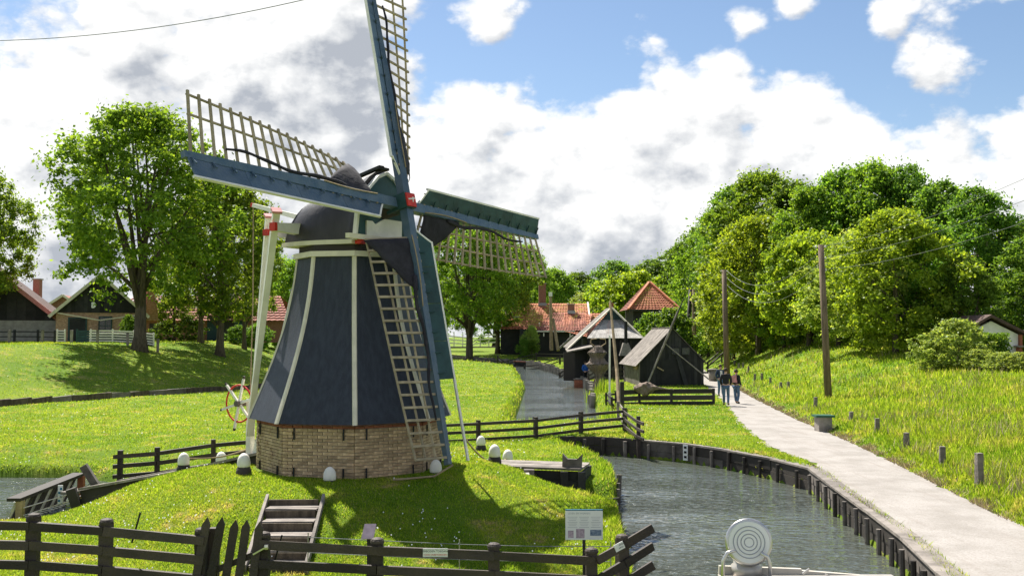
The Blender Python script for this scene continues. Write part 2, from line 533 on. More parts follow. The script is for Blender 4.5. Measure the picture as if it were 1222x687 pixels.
class MB:
    """collects vertices and faces in world coordinates; build() links them as one mesh object"""

    def __init__(self):
        self.v = []
        self.f = []

    def add(self, vs, fs):
        k = len(self.v)
        self.v += [Vector(q) for q in vs]
        self.f += [tuple(i + k for i in f) for f in fs]
        return self

    def box(self, c, s, rz=0.0, jit=0.0):
        c = Vector(c)
        hx, hy, hz = s[0] / 2, s[1] / 2, s[2] / 2
        R = Matrix.Rotation(rz, 3, 'Z')
        vs = [c + R @ Vector((sx * hx, sy * hy, sz * hz)) for sz in (-1, 1) for sx, sy in ((-1, -1), (1, -1), (1, 1), (-1, 1))]
        if jit:
            vs = [q + Vector((random.uniform(-jit, jit), random.uniform(-jit, jit), random.uniform(-jit, jit))) for q in vs]
        return self.add(vs, [(3, 2, 1, 0), (4, 5, 6, 7), (0, 1, 5, 4), (1, 2, 6, 5), (2, 3, 7, 6), (3, 0, 4, 7)])

    def beam(self, p0, p1, wd, ht, up=(0, 0, 1), w1=None, h1=None, jit=0.0):
        p0, p1 = Vector(p0), Vector(p1)
        d = (p1 - p0).normalized()
        up = Vector(up)
        if abs(d.dot(up)) > 0.98:
            up = Vector((0, 1, 0)) if abs(d.y) < 0.9 else Vector((1, 0, 0))
        s = d.cross(up).normalized()
        u = s.cross(d).normalized()
        vs = []
        for p, a, b in ((p0, wd, ht), (p1, w1 or wd, h1 or ht)):
            for i, j in ((-1, -1), (1, -1), (1, 1), (-1, 1)):
                q = p + s * (i * a / 2) + u * (j * b / 2)
                if jit:
                    q = q + Vector((random.uniform(-jit, jit), random.uniform(-jit, jit), random.uniform(-jit, jit)))
                vs.append(q)
        return self.add(vs, [(3, 2, 1, 0), (4, 5, 6, 7), (0, 1, 5, 4), (1, 2, 6, 5), (2, 3, 7, 6), (3, 0, 4, 7)])

    def tube(self, pts, radii, n=8, caps=True):
        pts = [Vector(p) for p in pts]
        if not hasattr(radii, '__len__'):
            radii = [radii] * len(pts)
        k = len(self.v)
        ref = None
        for i, p in enumerate(pts):
            d = (pts[min(i + 1, len(pts) - 1)] - pts[max(i - 1, 0)]).normalized()
            if ref is None:
                ref = Vector((1, 0, 0)) if abs(d.x) < 0.8 else Vector((0, 1, 0))
            a = (ref - d * ref.dot(d)).normalized()
            ref = a
            b = d.cross(a)
            for j in range(n):
                th = 2 * math.pi * j / n
                self.v.append(p + (a * math.cos(th) + b * math.sin(th)) * radii[i])
        for i in range(len(pts) - 1):
            for j in range(n):
                j2 = (j + 1) % n
                self.f.append((k + i * n + j, k + i * n + j2, k + (i + 1) * n + j2, k + (i + 1) * n + j))
        if caps:
            self.f.append(tuple(k + j for j in reversed(range(n))))
            self.f.append(tuple(k + (len(pts) - 1) * n + j for j in range(n)))
        return self

    def lathe(self, c, prof, n=16, axis=None):
        """prof: (radius, height) pairs round a vertical (or given) axis through c"""
        c = Vector(c)
        ax = Vector(axis).normalized() if axis else Vector((0, 0, 1))
        a = Vector((1, 0, 0)) if abs(ax.x) < 0.8 else Vector((0, 1, 0))
        a = (a - ax * a.dot(ax)).normalized()
        b = ax.cross(a)
        k = len(self.v)
        for r, z in prof:
            for j in range(n):
                th = 2 * math.pi * j / n
                self.v.append(c + ax * z + (a * math.cos(th) + b * math.sin(th)) * max(r, 1e-4))
        for i in range(len(prof) - 1):
            for j in range(n):
                j2 = (j + 1) % n
                self.f.append((k + i * n + j, k + i * n + j2, k + (i + 1) * n + j2, k + (i + 1) * n + j))
        self.f.append(tuple(k + j for j in reversed(range(n))))
        self.f.append(tuple(k + (len(prof) - 1) * n + j for j in range(n)))
        return self

    def prism(self, outline, off):
        """flat outline (list of points) pushed along off: a slab of real thickness"""
        o = [Vector(p) for p in outline]
        off = Vector(off)
        n = len(o)
        fs = [tuple(reversed(range(n))), tuple(range(n, 2 * n))]
        fs += [(i, (i + 1) % n, n + (i + 1) % n, n + i) for i in range(n)]
        return self.add(o + [p + off for p in o], fs)

    def build(self, name, mat, parent=None, smooth=False, base=None):
        me = bpy.data.meshes.new(name)
        if parent is not None:
            base = WLOC[parent.name]
        base = Vector(base) if base is not None else Vector((0, 0, 0))
        me.from_pydata([tuple(q - base) for q in self.v], [], self.f)
        me.update()
        if smooth:
            me.polygons.foreach_set('use_smooth', [True] * len(me.polygons))
        me.materials.append(MATS[mat])
        o = bpy.data.objects.new(name, me)
        col.objects.link(o)
        WLOC[o.name] = base
        if parent is not None:
            o.parent = parent
        else:
            o.location = base
        return o


def part(name, mat, parent, fn, smooth=False):
    mb = MB()
    fn(mb)
    return mb.build(name, mat, parent, smooth)


def raw_mesh(name, verts, faces_flat, nper, mat, smooth=False):
    """fast path for big numpy meshes"""
    me = bpy.data.meshes.new(name)
    nv = len(verts)
    nf = len(faces_flat) // nper
    me.vertices.add(nv)
    me.vertices.foreach_set('co', np.ascontiguousarray(verts, dtype=np.float32).ravel())
    me.loops.add(nf * nper)
    me.loops.foreach_set('vertex_index', np.ascontiguousarray(faces_flat, dtype=np.int32))
    me.polygons.add(nf)
    me.polygons.foreach_set('loop_start', np.arange(0, nf * nper, nper, dtype=np.int32))
    if smooth:
        me.polygons.foreach_set('use_smooth', np.ones(nf, dtype=bool))
    me.materials.append(MATS[mat])
    me.update(calc_edges=True)
    me.validate()
    return me


def copy_tree(root, loc, rz=0.0, scale=(1, 1, 1), label=None):
    c = root.copy()
    col.objects.link(c)
    c.location = loc
    c.rotation_euler = (0, 0, rz)
    c.scale = scale
    WLOC[c.name] = Vector(loc)
    if label:
        c['label'] = label
    for ch in list(root.children):
        k = ch.copy()
        col.objects.link(k)
        k.parent = c
        for gch in list(ch.children):
            q = gch.copy()
            col.objects.link(q)
            q.parent = k
    return c


# ------------------------------------------------------------------ terrain
WATER_Z = -0.55
POND = [(6.0, 12), (6.28, 14.8), (6.74, 17.3), (7.08, 20), (7.4, 23), (7.8, 26.2), (7.33, 28.3), (6.46, 30.6), (5.63, 32), (4.2, 33.4), (2.8, 34.3),
        (1.5, 34.0), (1.75, 32.3), (2.3, 30.5), (2.5, 28.5), (2.7, 26.6), (2.55, 24.4), (2.35, 22.8), (1.75, 22.4), (1.7, 21.6), (2.25, 21.0), (2.1, 19.6), (1.95, 16), (1.75, 12), (1.6, 0), (1.4, -8), (5.2, -8), (5.5, 4)]
CAN_R = [(4.6, 41.5), (4.6, 53), (5.7, 70), (5.8, 87), (4.6, 107), (3.2, 125), (1, 135), (-3, 142), (-8, 157), (-14, 180), (-24, 205)]
CAN_L = [(-0.1, 41.5), (0.1, 50), (0.9, 75), (0.7, 90), (0.3, 110), (-0.8, 121), (-4, 131), (-10, 147), (-17, 172), (-30, 200)]
CANAL = CAN_R + CAN_L[::-1]
INLET = [(-60, 28.6), (-20, 28.9), (-12.2, 28.6), (-10.9, 27.6), (-10.4, 26), (-10.3, 24.4), (-10.5, 22.2), (-11.5, 21.3), (-20, 20.6), (-60, 20)]
DITCH = [(-46, 12), (-34, 33), (-25.2, 49), (-21.5, 56), (-17.6, 63), (-15.5, 75), (-15.5, 110), (-19, 150), (-26, 195)]
PATH_R = [(8.1, -5), (8.9, 10), (9.2, 16), (9.37, 18.9), (9.66, 21.5), (10.3, 26.3), (10.9, 31.5), (11.2, 34.4), (11.8, 41.6), (13.3, 54.7), (14.9, 67), (17.6, 88), (21, 112), (30, 180)]
PATH_L = [(5.7, -5), (6.05, 10), (6.6, 14.5), (7.0, 17.2), (7.35, 20), (7.7, 23), (8.15, 26.4), (8.3, 28.2), (8.1, 31.0), (8.6, 35.8), (9.4, 41.6), (11.0, 51), (13.2, 67), (15.7, 88), (19, 112), (28, 180)]
MILL = Vector((-3.41, 21.24, 0.75))


def seg_dist(x, y, pts, closed=False):
    """distance to a polyline and the side sign of the nearest segment (left positive)"""
    best = np.full(x.shape, 1e9)
    side = np.zeros(x.shape)
    n = len(pts)
    for i in range(n if closed else n - 1):
        ax, ay = pts[i]
        bx, by = pts[(i + 1) % n]
        dx, dy = bx - ax, by - ay
        L2 = dx * dx + dy * dy
        t = np.clip(((x - ax) * dx + (y - ay) * dy) / L2, 0, 1)
        d = np.hypot(x - ax - t * dx, y - ay - t * dy)
        s = dx * (y - ay) - dy * (x - ax)
        m = d < best
        best = np.where(m, d, best)
        side = np.where(m, np.sign(s), side)
    return best, side


def inside(x, y, poly):
    r = np.zeros(x.shape, dtype=bool)
    n = len(poly)
    j = n - 1
    for i in range(n):
        xi, yi = poly[i]
        xj, yj = poly[j]
        if yi != yj:
            c = ((yi > y) != (yj > y)) & (x < (xj - xi) * (y - yi) / (yj - yi) + xi)
            r ^= c
        j = i
    return r


def sd_poly(x, y, poly):
    d, _ = seg_dist(x, y, poly, True)
    return np.where(inside(x, y, poly), -d, d)


def ss(a, b, v):
    t = np.clip((v - a) / (b - a), 0, 1)
    return t * t * (3 - 2 * t)


PATH_POLY = PATH_R + PATH_L[::-1]


def zg(x, y, carve=True):
    x = np.atleast_1d(np.asarray(x, float))
    y = np.atleast_1d(np.asarray(y, float))
    z = 0.06 + 0.03 * np.sin(x * 0.31 + 1.3) * np.cos(y * 0.23) + 0.02 * np.sin(x * 0.9 + y * 0.7)
    # the mound under the mill, falling towards the fence
    r = np.hypot((x + 3.3) * np.where(x < -3.3, 0.86, 1.0), (y - 20.9) * np.where(y > 20.9, 0.8, 0.95))
    z = z + 0.70 * (1 - ss(2.1, 5.6, r))
    z = z - 0.75 * (1 - ss(0.35, 1.15, np.hypot((x - 1.25) * 0.75, y - 22.75)))
    z = z - 0.30 * (1 - ss(-9.6, -7.6, x)) * ss(18.5, 20.5, y) * (1 - ss(23.0, 24.0, y))
    fall = (1 - ss(12.5, 19.5, y)) * (1 - ss(5.0, 6.5, x))
    z = z - fall * (0.22 + 0.20 * ss(-7, 2, x))
    z = z - 0.30 * (1 - ss(0.0, 3.0, np.abs(sd_poly(x, y, INLET)))) * (x < 0)
    # left dyke beyond the ditch
    d, s = seg_dist(x, y, DITCH)
    dl = np.where(s > 0, d, -d)
    hgt = 2.85 * (1 - ss(100, 145, y)) + 0.75 * ss(100, 145, y)
    z = z + hgt * ss(0.6, 19.0 - 4 * ss(60, 90, y), dl)
    # shallow ditch
    z = z - 0.30 * (1 - ss(0.15, 0.7, d)) * (y < 190)
    # right dyke
    d, s = seg_dist(x, y, PATH_R)
    dr = np.where(s < 0, d, -d)
    H = 1.65 + 1.0 * ss(38, 80, y) + 0.75 * ss(80, 115, y)
    Wd = 12.5 - 4.5 * ss(38, 80, y) - 2.5 * ss(80, 115, y)
    z = z + H * ss(-0.1, 1.0, dr / Wd) * np.where(dr > 0, 1, 0) + 0.06 * ss(0.1, 0.6, dr)
    # far ground behind canal is a little higher
    z = z + 0.5 * ss(128, 160, y) * (1 - ss(-14, -8, x) * 0.0) * (1 - ss(6, 12, x))
    # flat path
    dp = sd_poly(x, y, PATH_POLY)
    kp = 1 - ss(0.0, 0.5, dp)
    z = z * (1 - kp) + 0.0 * kp
    if carve:
        for poly, wdt in ((POND, 0.16), (CANAL, 0.5), (INLET, 0.5)):
            sd = sd_poly(x, y, poly)
            k = 1 - ss(-wdt, wdt * 0.6, sd)
            z = z * (1 - k) + (WATER_Z - 0.5) * k
    return z


def zg1(x, y):
    return float(zg(x, y)[0])


def axis_coords(lo, hi, f0, f1, fine, growth):
    a = list(np.arange(f0, f1 + 1e-6, fine))
    st = fine
    while a[-1] < hi:
        st = min(st * growth, 60)
        a.append(a[-1] + st)
    st = fine
    while a[0] > lo:
        st = min(st * growth, 60)
        a.insert(0, a[0] - st)
    return np.array(a)


xs = axis_coords(-700, 700, -13.0, 15.0, 0.16, 1.035)
ys = axis_coords(-40, 1500, 12.0, 40.0, 0.16, 1.025)
GX, GY = np.meshgrid(xs, ys)
GZ = zg(GX.ravel(), GY.ravel())
nx, ny = len(xs), len(ys)
gv = np.stack([GX.ravel(), GY.ravel(), GZ], 1)
ii = (np.arange(ny - 1)[:, None] * nx + np.arange(nx - 1)[None, :]).ravel()
gf = np.stack([ii, ii + 1, ii + nx + 1, ii + nx], 1).ravel()
gme = raw_mesh('grass_ground', gv, gf, 4, 'grass_ground', True)
ground = bpy.data.objects.new('grass_ground', gme)
col.objects.link(ground)
set_props(ground, kind='structure')


# water sheets
def sheet(name, poly, z, mat):
    mb = MB()
    mb.add([(p[0], p[1], z) for p in poly], [tuple(range(len(poly)))])
    o = mb.build(name, mat)
    set_props(o, kind='structure')
    return o


sheet('pond_water', [(8.2, -8), (8.2, 35), (1, 35), (1, -8)], WATER_Z, 'water')
sheet('canal_water', [(-34, 40.5), (8, 40.5), (8, 210), (-34, 210)], WATER_Z, 'water')
sheet('inlet_water', [(-62, 19), (-9.6, 19), (-9.6, 30), (-62, 30)], WATER_Z, 'water')


# path sheet
def resample(pts, n):
    pts = np.array(pts, float)
    s = np.concatenate([[0], np.cumsum(np.hypot(*np.diff(pts, axis=0).T))])
    t = np.linspace(0, 1, n) ** 1.6 * s[-1]
    return np.stack([np.interp(t, s, pts[:, 0]), np.interp(t, s, pts[:, 1])], 1)


def resample_y(pts, yy):
    pts = np.array(pts, float)
    return np.interp(yy, pts[:, 1], pts[:, 0])


yy = np.concatenate([np.arange(-5, 60, 0.25), np.arange(60, 178, 1.5)])
xl, xr = resample_y(PATH_L, yy), resample_y(PATH_R, yy)
wob = 0.10 * np.sin(yy * 2.1) + 0.08 * np.sin(yy * 5.3 + 1) + 0.05 * np.sin(yy * 9.7)
xl = xl - np.where(yy < 27, 0.14, 0.06) + np.where((yy > 27) & (yy < 90), wob, 0)
xr = xr + 0.10 + wob * 0.9
mb = MB()
NC = 6
for i, y_ in enumerate(yy):
    for k in range(NC + 1):
        x_ = xl[i] + (xr[i] - xl[i]) * k / NC
        crown = 0.02 * (1 - (2 * k / NC - 1) ** 2)
        mb.v.append(Vector((x_, y_, 0.012 + crown)))
for i in range(len(yy) - 1):
    for k in range(NC):
        a = i * (NC + 1) + k
        mb.f.append((a, a + 1, a + NC + 2, a + NC + 1))
path = mb.build('path', 'path_grit', smooth=True)
set_props(path, kind='structure')

# ------------------------------------------------------------------ grass (uncountable blades)


def blade_mesh(name, label, x, y, hgt, wid, lean, mat='grass_blade'):
    n = len(x)
    z = zg(x, y)
    ok = z > WATER_Z + 0.12
    x, y, z, hgt, wid = x[ok], y[ok], z[ok], hgt[ok], wid[ok]
    n = len(x)
    th = rng.uniform(0, 2 * np.pi, n)
    la = rng.uniform(0, 2 * np.pi, n)
    lm = rng.uniform(0.1, 1.0, n) * lean * hgt
    dx, dy = np.cos(th) * wid / 2, np.sin(th) * wid / 2
    v = np.empty((n, 3, 3), np.float32)
    v[:, 0] = np.stack([x - dx, y - dy, z - 0.01], 1)
    v[:, 1] = np.stack([x + dx, y + dy, z - 0.01], 1)
    v[:, 2] = np.stack([x + np.cos(la) * lm, y + np.sin(la) * lm, z + hgt], 1)
    me = raw_mesh(name, v.reshape(-1, 3), np.arange(3 * n), 3, mat)
    o = bpy.data.objects.new(name, me)
    col.objects.link(o)
    set_props(o, label, 'grass', kind='stuff')
    return o


def scatter(n, x0, x1, y0, y1, p=1.0):
    """more points near the camera"""
    u = rng.uniform(0, 1, n)
    y = 1.0 / ((1 / y0) ** p + u * ((1 / y1) ** p - (1 / y0) ** p)) ** (1 / p)
    lim = 0.56 * y + 1.5
    x = rng.uniform(-1, 1, n) * lim
    k = (x > x0) & (x < x1)
    return x[k], y[k]


def lawn():
    x, y = scatter(900000, -75, 14, 13.0, 150, 0.9)
    ok = (sd_poly(x, y, PATH_POLY) > 0.0)
    d, s = seg_dist(x, y, PATH_R)
    ok &= ~((s < 0))
    d, s = seg_dist(x, y, DITCH)
    ok &= (s < 0) | (d > 0)
    ok &= np.hypot(x - MILL.x, y - MILL.y) > 2.0
    ok &= ~((y > 15.3) & (y < 17.55) & (x > -4.02 - 0.107 * (y - 15.3)) & (x < -3.20 - 0.08 * (y - 15.3)))
    x, y = x[ok], y[ok]
    n = len(x)
    tall = rng.uniform(0, 1, n) ** 3
    clump = 0.5 + 0.5 * np.sin(x * 2.3 + 1.7 * np.sin(y * 1.1)) * np.sin(y * 1.9 + np.sin(x * 1.3))
    h = (0.012 + 0.024 * tall + 0.010 * clump) * (1 + y / 40)
    # rank tufts along the shores
    for poly in (POND, CANAL):
        sd = sd_poly(x, y, poly)
        h = np.where((sd < 0.5) & (sd > -0.1), h * rng.uniform(1.0, 2.6, n), h)
    w_ = 0.008 + 0.00085 * y
    # thin, worn grass on the strip between bank wall and path
    strip = (x > 5.2) & (y < 27.5) & (rng.uniform(0, 1, n) < 0.72)
    x, y, h, w_ = x[~strip], y[~strip], h[~strip], w_[~strip]
    blade_mesh('lawn_grass', 'short bright green grass on the mill mound and meadows', x, y, h, w_, 1.2)


def rough():
    x, y = scatter(520000, 8, 60, 15.0, 100, 1.0)
    d, s = seg_dist(x, y, PATH_R)
    ok = (s < 0) & (d > 0.02)
    x, y, d = x[ok], y[ok], d[ok]
    n = len(x)
    clump = 0.5 + 0.5 * np.sin(x * 1.7 + 1.9 * np.sin(y * 0.8)) * np.sin(y * 1.3 + np.sin(x * 1.1))
    h = (0.07 + 0.16 * rng.uniform(0, 1, n) ** 2 + 0.12 * clump) * (0.35 + 0.65 * ss(0.0, 1.2, d))
    w_ = 0.014 + 0.0010 * y
    blade_mesh('dyke_grass', 'tall rough grass covering the dyke slope beside the path', x, y, h, w_, 0.9)


def verge():
    yv = 14 + 60 * rng.uniform(0, 1, 26000) ** 1.6
    xv = np.interp(yv, [q[1] for q in PATH_R], [q[0] for q in PATH_R]) + np.abs(rng.normal(0.05, 0.16, len(yv)))
    pick = np.sin(yv * 1.9) + np.sin(yv * 4.3 + 1) + rng.normal(0, 0.8, len(yv)) > 0.2
    xv, yv = xv[pick], yv[pick]
    n = len(xv)
    blade_mesh('verge_straw', 'dry straw and dead stalks along the dyke edge of the path', xv, yv, rng.uniform(0.03, 0.14, n), 0.010 + 0.0008 * yv, 1.6, 'straw')
    yv = 14.2 + 13 * rng.uniform(0, 1, 7000)
    xv = np.interp(yv, [q[1] for q in PATH_L], [q[0] for q in PATH_L]) - 0.13 + rng.normal(0.0, 0.035, len(yv))
    blade_mesh('path_straw', 'line of dry dead grass between bank wall and path', xv, yv, rng.uniform(0.015, 0.05, len(xv)), 0.008 + 0.0008 * yv, 1.8, 'soil')
    x, y = scatter(60000, 9, 60, 16, 90, 1.0)
    d, s_ = seg_dist(x, y, PATH_R)
    pn = np.sin(x * 0.9 + 2 * np.sin(y * 0.37)) * np.sin(y * 0.55 + 1.5 * np.sin(x * 0.5)) + rng.normal(0, 0.35, len(x))
    ok = (s_ < 0) & (d > 0.5) & (pn > 0.35)
    x, y = x[ok], y[ok]
    n = len(x)
    blade_mesh('seed_heads', 'pale seed heads standing among the dyke grass', x, y, rng.uniform(0.25, 0.48, n), 0.010 + 0.0006 * y, 0.7, 'straw')


def daisies():
    x, y = scatter(6000, -40, 9, 13.5, 60, 1.0)
    pn = np.sin(x * 1.3 + np.sin(y * 0.9)) * np.sin(y * 1.1 + 2 * np.sin(x * 0.4)) + rng.normal(0, 0.3, len(x))
    d, s_ = seg_dist(x, y, PATH_L)
    ok = (pn > 0.45) & (s_ > 0) & (np.hypot(x - MILL.x, y - MILL.y) > 2.3) & (zg(x, y) > -0.3)
    x, y = x[ok], y[ok]
    n = len(x)
    z = zg(x, y) + 0.06
    r = 0.006 + 0.00035 * y
    v = np.stack([np.stack([x - r, y, z], 1), np.stack([x, y - r, z - 0.01], 1), np.stack([x + r, y, z], 1), np.stack([x, y + r, z + 0.012], 1)], 1)
    me = raw_mesh('daisies', v.reshape(-1, 3), np.arange(4 * n), 4, 'daisy')
    o = bpy.data.objects.new('daisies', me)
    col.objects.link(o)
    set_props(o, 'tiny white daisies scattered through the short grass', 'flowers', kind='stuff')


daisies()
lawn()
rough()
verge()

# ------------------------------------------------------------------ the windmill
YAW, TILT, PHI = math.radians(57.2), math.radians(13.9), math.radians(-2.5)
H_ = Vector((math.cos(YAW), math.sin(YAW), 0))
NH = Vector((math.sin(YAW), -math.cos(YAW), 0))
N_ = (NH * math.cos(TILT) + Vector((0, 0, math.sin(TILT)))).normalized()
V_ = N_.cross(H_).normalized()
HUB = A(479, 243, 20.5)
UPZ = Vector((0, 0, 1))


def windmill():
    root = thing('windmill', tuple(MILL), 'small smock windmill with dark felted tower on a yellow brick base', 'windmill')
    c = MILL
    OCT0 = math.radians(-90 + 11)

    def ring(r, z, off=0.0):
        return [Vector((c.x + r * math.cos(OCT0 + k * math.pi / 4 + off), c.y + r * math.sin(OCT0 + k * math.pi / 4 + off), z)) for k in range(8)]

    # brick base: mortar core with bricks proud of it
    RB, ZB0, ZB1 = 1.93, 0.35, 1.86
    core = MB()
    a, b = ring(RB - 0.03, ZB0), ring(RB - 0.03, ZB1)
    core.add(a + b, [tuple(reversed(range(8))), tuple(range(8, 16))] + [(i, (i + 1) % 8, 8 + (i + 1) % 8, 8 + i) for i in range(8)])
    basew = core.build('brick_base', 'mortar', root)
    bricks = []
    zc = 0.50
    course = 0
    while zc < ZB1 - 0.04:
        rc = ring(RB, zc)
        for k in range(8):
            p, q = rc[k], rc[(k + 1) % 8]
            L = (q - p).length
            d = (q - p).normalized()
            nout = Vector((d.y, -d.x, 0))
            if nout.dot(p - Vector((c.x, c.y, zc))) < 0:
                nout = -nout
            s0 = 0.0
            first = True
            while s0 < L - 0.02:
                bl = 0.205
                if first:
                    bl = 0.205 if course % 2 else 0.105
                    first = False
                s1 = min(s0 + bl, L)
                if L - s1 < 0.05:
                    s1 = L
                pil = (s1 < 0.22) or (s0 > L - 0.22)
                m = p + d * ((s0 + s1) / 2) - nout * 0.03
                bricks.append((m, math.atan2(d.y, d.x), s1 - s0 - 0.010, nout, pil, zc > ZB1 - 0.15))
                s0 = s1
        zc += 0.064
        course += 1
    bricks.sort(key=lambda t: (t[3].y > 0.2, (t[0] - Vector((0, 0, CAM_H))).length))
    cache = {}
    rest_y, rest_r = MB(), MB()
    for i, (m, rz, bl, nout, pil, red) in enumerate(bricks):
        pr = 0.016 if pil else 0.0
        pos = m + nout * (pr + random.uniform(-0.004, 0.004))
        if i in PICK:
            key = (round(bl, 2), red)
            if key not in cache:
                mb = MB().box((0, 0, 0), (round(bl, 2), 0.075, 0.053))
                o = mb.build('brick', 'brick_red' if red else 'brick_yellow', base=(0, 0, 0))
                cache[key] = o.data
            else:
                o = bpy.data.objects.new('brick', cache[key])
                col.objects.link(o)
            o.parent = basew
            o.location = pos - c
            o.rotation_euler = (0, 0, rz)
        else:
            (rest_r if red else rest_y).box(pos, (bl, 0.075, 0.053), rz, 0.002)
    set_props(rest_y.build('yellow_bricks', 'brick_yellow', basew), kind='stuff')
    set_props(rest_r.build('red_bricks', 'brick_red', basew), kind='stuff')
    # iron wall anchors
    for k in (6, 7, 0, 1):
        r0, r1 = ring(RB + 0.035, 1.0), ring(RB + 0.035, 1.0)
        for fr in (0.17, 0.85):
            p = r0[k].lerp(r0[(k + 1) % 8], fr)
            for zc in (0.82, 1.58):
                part('wall_anchor', 'iron', root, lambda m_: m_.box((p.x, p.y, zc), (0.03, 0.03, 0.22)))
    # tower: eight concave felted faces with cream corner battens
    prof = [(2.12, 1.78), (2.09, 1.86), (1.82, 2.52), (1.51, 3.37), (1.27, 4.32), (1.16, 5.16)]
    rr = np.array([q[0] for q in prof])
    zz = np.array([q[1] for q in prof])
    zs_ = np.linspace(1.78, 5.16, 22)
    # smooth interpolation
    co = np.polyfit(zz, rr, 4)
    rs_ = np.polyval(co, zs_)
    body = MB()
    for z_, r_ in zip(zs_, rs_):
        body.v += ring(r_, z_)
    for i in range(len(zs_) - 1):
        for k in range(8):
            a_, b_ = i * 8 + k, i * 8 + (k + 1) % 8
            body.f.append((a_, b_, b_ + 8, a_ + 8))
    body.f.append(tuple(reversed(range(8))))
    n0 = (len(zs_) - 1) * 8
    body.f.append(tuple(range(n0, n0 + 8)))
    tower = body.build('tower', 'tower_felt', root)
    for k in range(8):
        mb = MB()
        th = OCT0 + k * math.pi / 4
        out = Vector((math.cos(th), math.sin(th), 0))
        tan = Vector((-math.sin(th), math.cos(th), 0))
        for z_, r_ in zip(zs_, rs_):
            p = Vector((c.x, c.y, z_)) + out * (r_ + 0.012)
            wd = 0.055
            mb.v += [p - tan * wd - out * 0.045, p - tan * wd * 0.6 + out * 0.005, p + tan * wd * 0.6 + out * 0.005, p + tan * wd - out * 0.045]
        for i in range(len(zs_) - 1):
            for j in range(3):
                a_ = i * 4 + j
                mb.f.append((a_, a_ + 1, a_ + 5, a_ + 4))
        mb.build('corner_batten', 'cream_paint', tower)
    # white collar and dark curb
    for r0, z0, z1, nm, mt in ((1.24, 5.10, 5.21, 'collar', 'cream_paint'), (1.12, 5.21, 5.36, 'curb', 'wood_dark')):
        mb = MB()
        a, b = ring(r0, z0), ring(r0, z1)
        mb.add(a + b, [tuple(reversed(range(8))), tuple(range(8, 16))] + [(i, (i + 1) % 8, 8 + (i + 1) % 8, 8 + i) for i in range(8)])
        mb.build(nm, mt, root)
    # door in the shaded side and sill boards under the skirt are part of the tower
    CZ = 5.42
    ax = Vector((c.x, c.y, 0))

    def cp(s, u, z):                      # cap space: s forwards, u sideways
        return ax + NH * s + H_ * u + Vector((0, 0, z))
    capm = MB()
    NS, NU = 12, 16
    for i in range(NS + 1):
        t = i / NS
        s = -1.02 + t * 1.86
        wv = 1.00 + 0.14 * math.sin(math.pi * min(1, t * 1.15)) - 0.06 * t
        hv = 1.02 + 0.42 * t - 0.02 * math.sin(t * 3)
        lean = 0.35 * (1 - t) ** 2
        for j in range(NU + 1):
            u = -1 + 2 * j / NU
            th = u * math.pi / 2
            x_ = wv * math.copysign(abs(math.sin(th)) ** 0.82, u)
            z_ = hv * (max(math.cos(th), 0.0) ** 0.88) + 0.10 * max(0, 1 - abs(u) * 3)
            capm.v.append(cp(s + lean * max(math.cos(th), 0), x_, CZ + z_))
    for i in range(NS):
        for j in range(NU):
            a_ = i * (NU + 1) + j
            capm.f.append((a_, a_ + 1, a_ + NU + 2, a_ + NU + 1))
    capm.f.append(tuple(range(NU + 1)))
    capm.f.append(tuple(reversed([NS * (NU + 1) + j for j in range(NU + 1)])))
    cap = capm.build('cap', 'cap_felt', root, True)
    me = cap.data
    for f in me.polygons:
        if len(f.vertices) > 4:
            f.use_smooth = False
    # ridge boards, cream soffit, front gable
    part('ridge_board', 'wood_black', cap, lambda m_: m_.beam(cp(-0.62, 0, CZ + 1.24), cp(0.86, 0, CZ + 1.58), 0.34, 0.05).beam(cp(-0.55, 0, CZ + 1.29), cp(0.80, 0, CZ + 1.62), 0.16, 0.05))
    mb = MB()
    for i in range(13):
        t = i / 12
        s = -1.06 + t * 1.90
        wv = 1.00 + 0.14 * math.sin(math.pi * min(1, t * 1.15)) - 0.06 * t + 0.03
        for u, z in ((-wv, CZ - 0.07), (-wv, CZ + 0.02), (wv, CZ + 0.02), (wv, CZ - 0.07)):
            mb.v.append(cp(s, u, z))
    for i in range(12):
        for j in range(4):
            a_, b_ = i * 4 + j, i * 4 + (j + 1) % 4
            mb.f.append((a_, b_, b_ + 4, a_ + 4))
    mb.f += [(3, 2, 1, 0), (48, 49, 50, 51)]
    mb.build('eaves_board', 'cream_paint', cap)
    # front gable of teal boards with cream bargeboards
    fr = [(-0.93, 0.0), (-0.86, 0.55), (-0.62, 1.02), (-0.25, 1.36), (0.0, 1.46), (0.25, 1.36), (0.62, 1.02), (0.86, 0.55), (0.93, 0.0)]
    part('front_gable', 'teal_paint', cap, lambda m_: m_.prism([cp(0.845, u, CZ + z) for u, z in fr], NH * 0.05))
    for sgn in (-1, 1):
        mb = MB()
        half = [q for q in fr if q[0] * sgn >= 0]
        half.sort(key=lambda q: q[1])
        for (u0, z0), (u1, z1) in zip(half[:-1], half[1:]):
            mb.beam(cp(0.91, u0 * 1.03, CZ + z0), cp(0.91, u1 * 1.03, CZ + z1 + 0.01), 0.06, 0.09, up=NH)
        mb.build('bargeboard', 'white_paint', cap)
    part('weather_board', 'white_paint', cap, lambda m_: m_.prism([cp(0.90, u, CZ + z) for u, z in ((-0.62, 0.12), (-0.62, 0.42), (-0.45, 0.42), (-0.35, 0.36), (-0.2, 0.44), (-0.05, 0.5), (0.5, 0.5), (0.5, 0.12))], NH * 0.04))
    for u in (-0.8, 0.1, 0.85):
        part('beam_end', 'red_paint', cap, lambda m_: m_.box(cp(0.93, u, CZ - 0.0), (0.16, 0.16, 0.15), YAW))
    part('front_beam', 'cream_paint', cap, lambda m_: m_.beam(cp(0.98, -1.25, CZ + 0.06), cp(0.98, 1.25, CZ + 0.06), 0.10, 0.10))

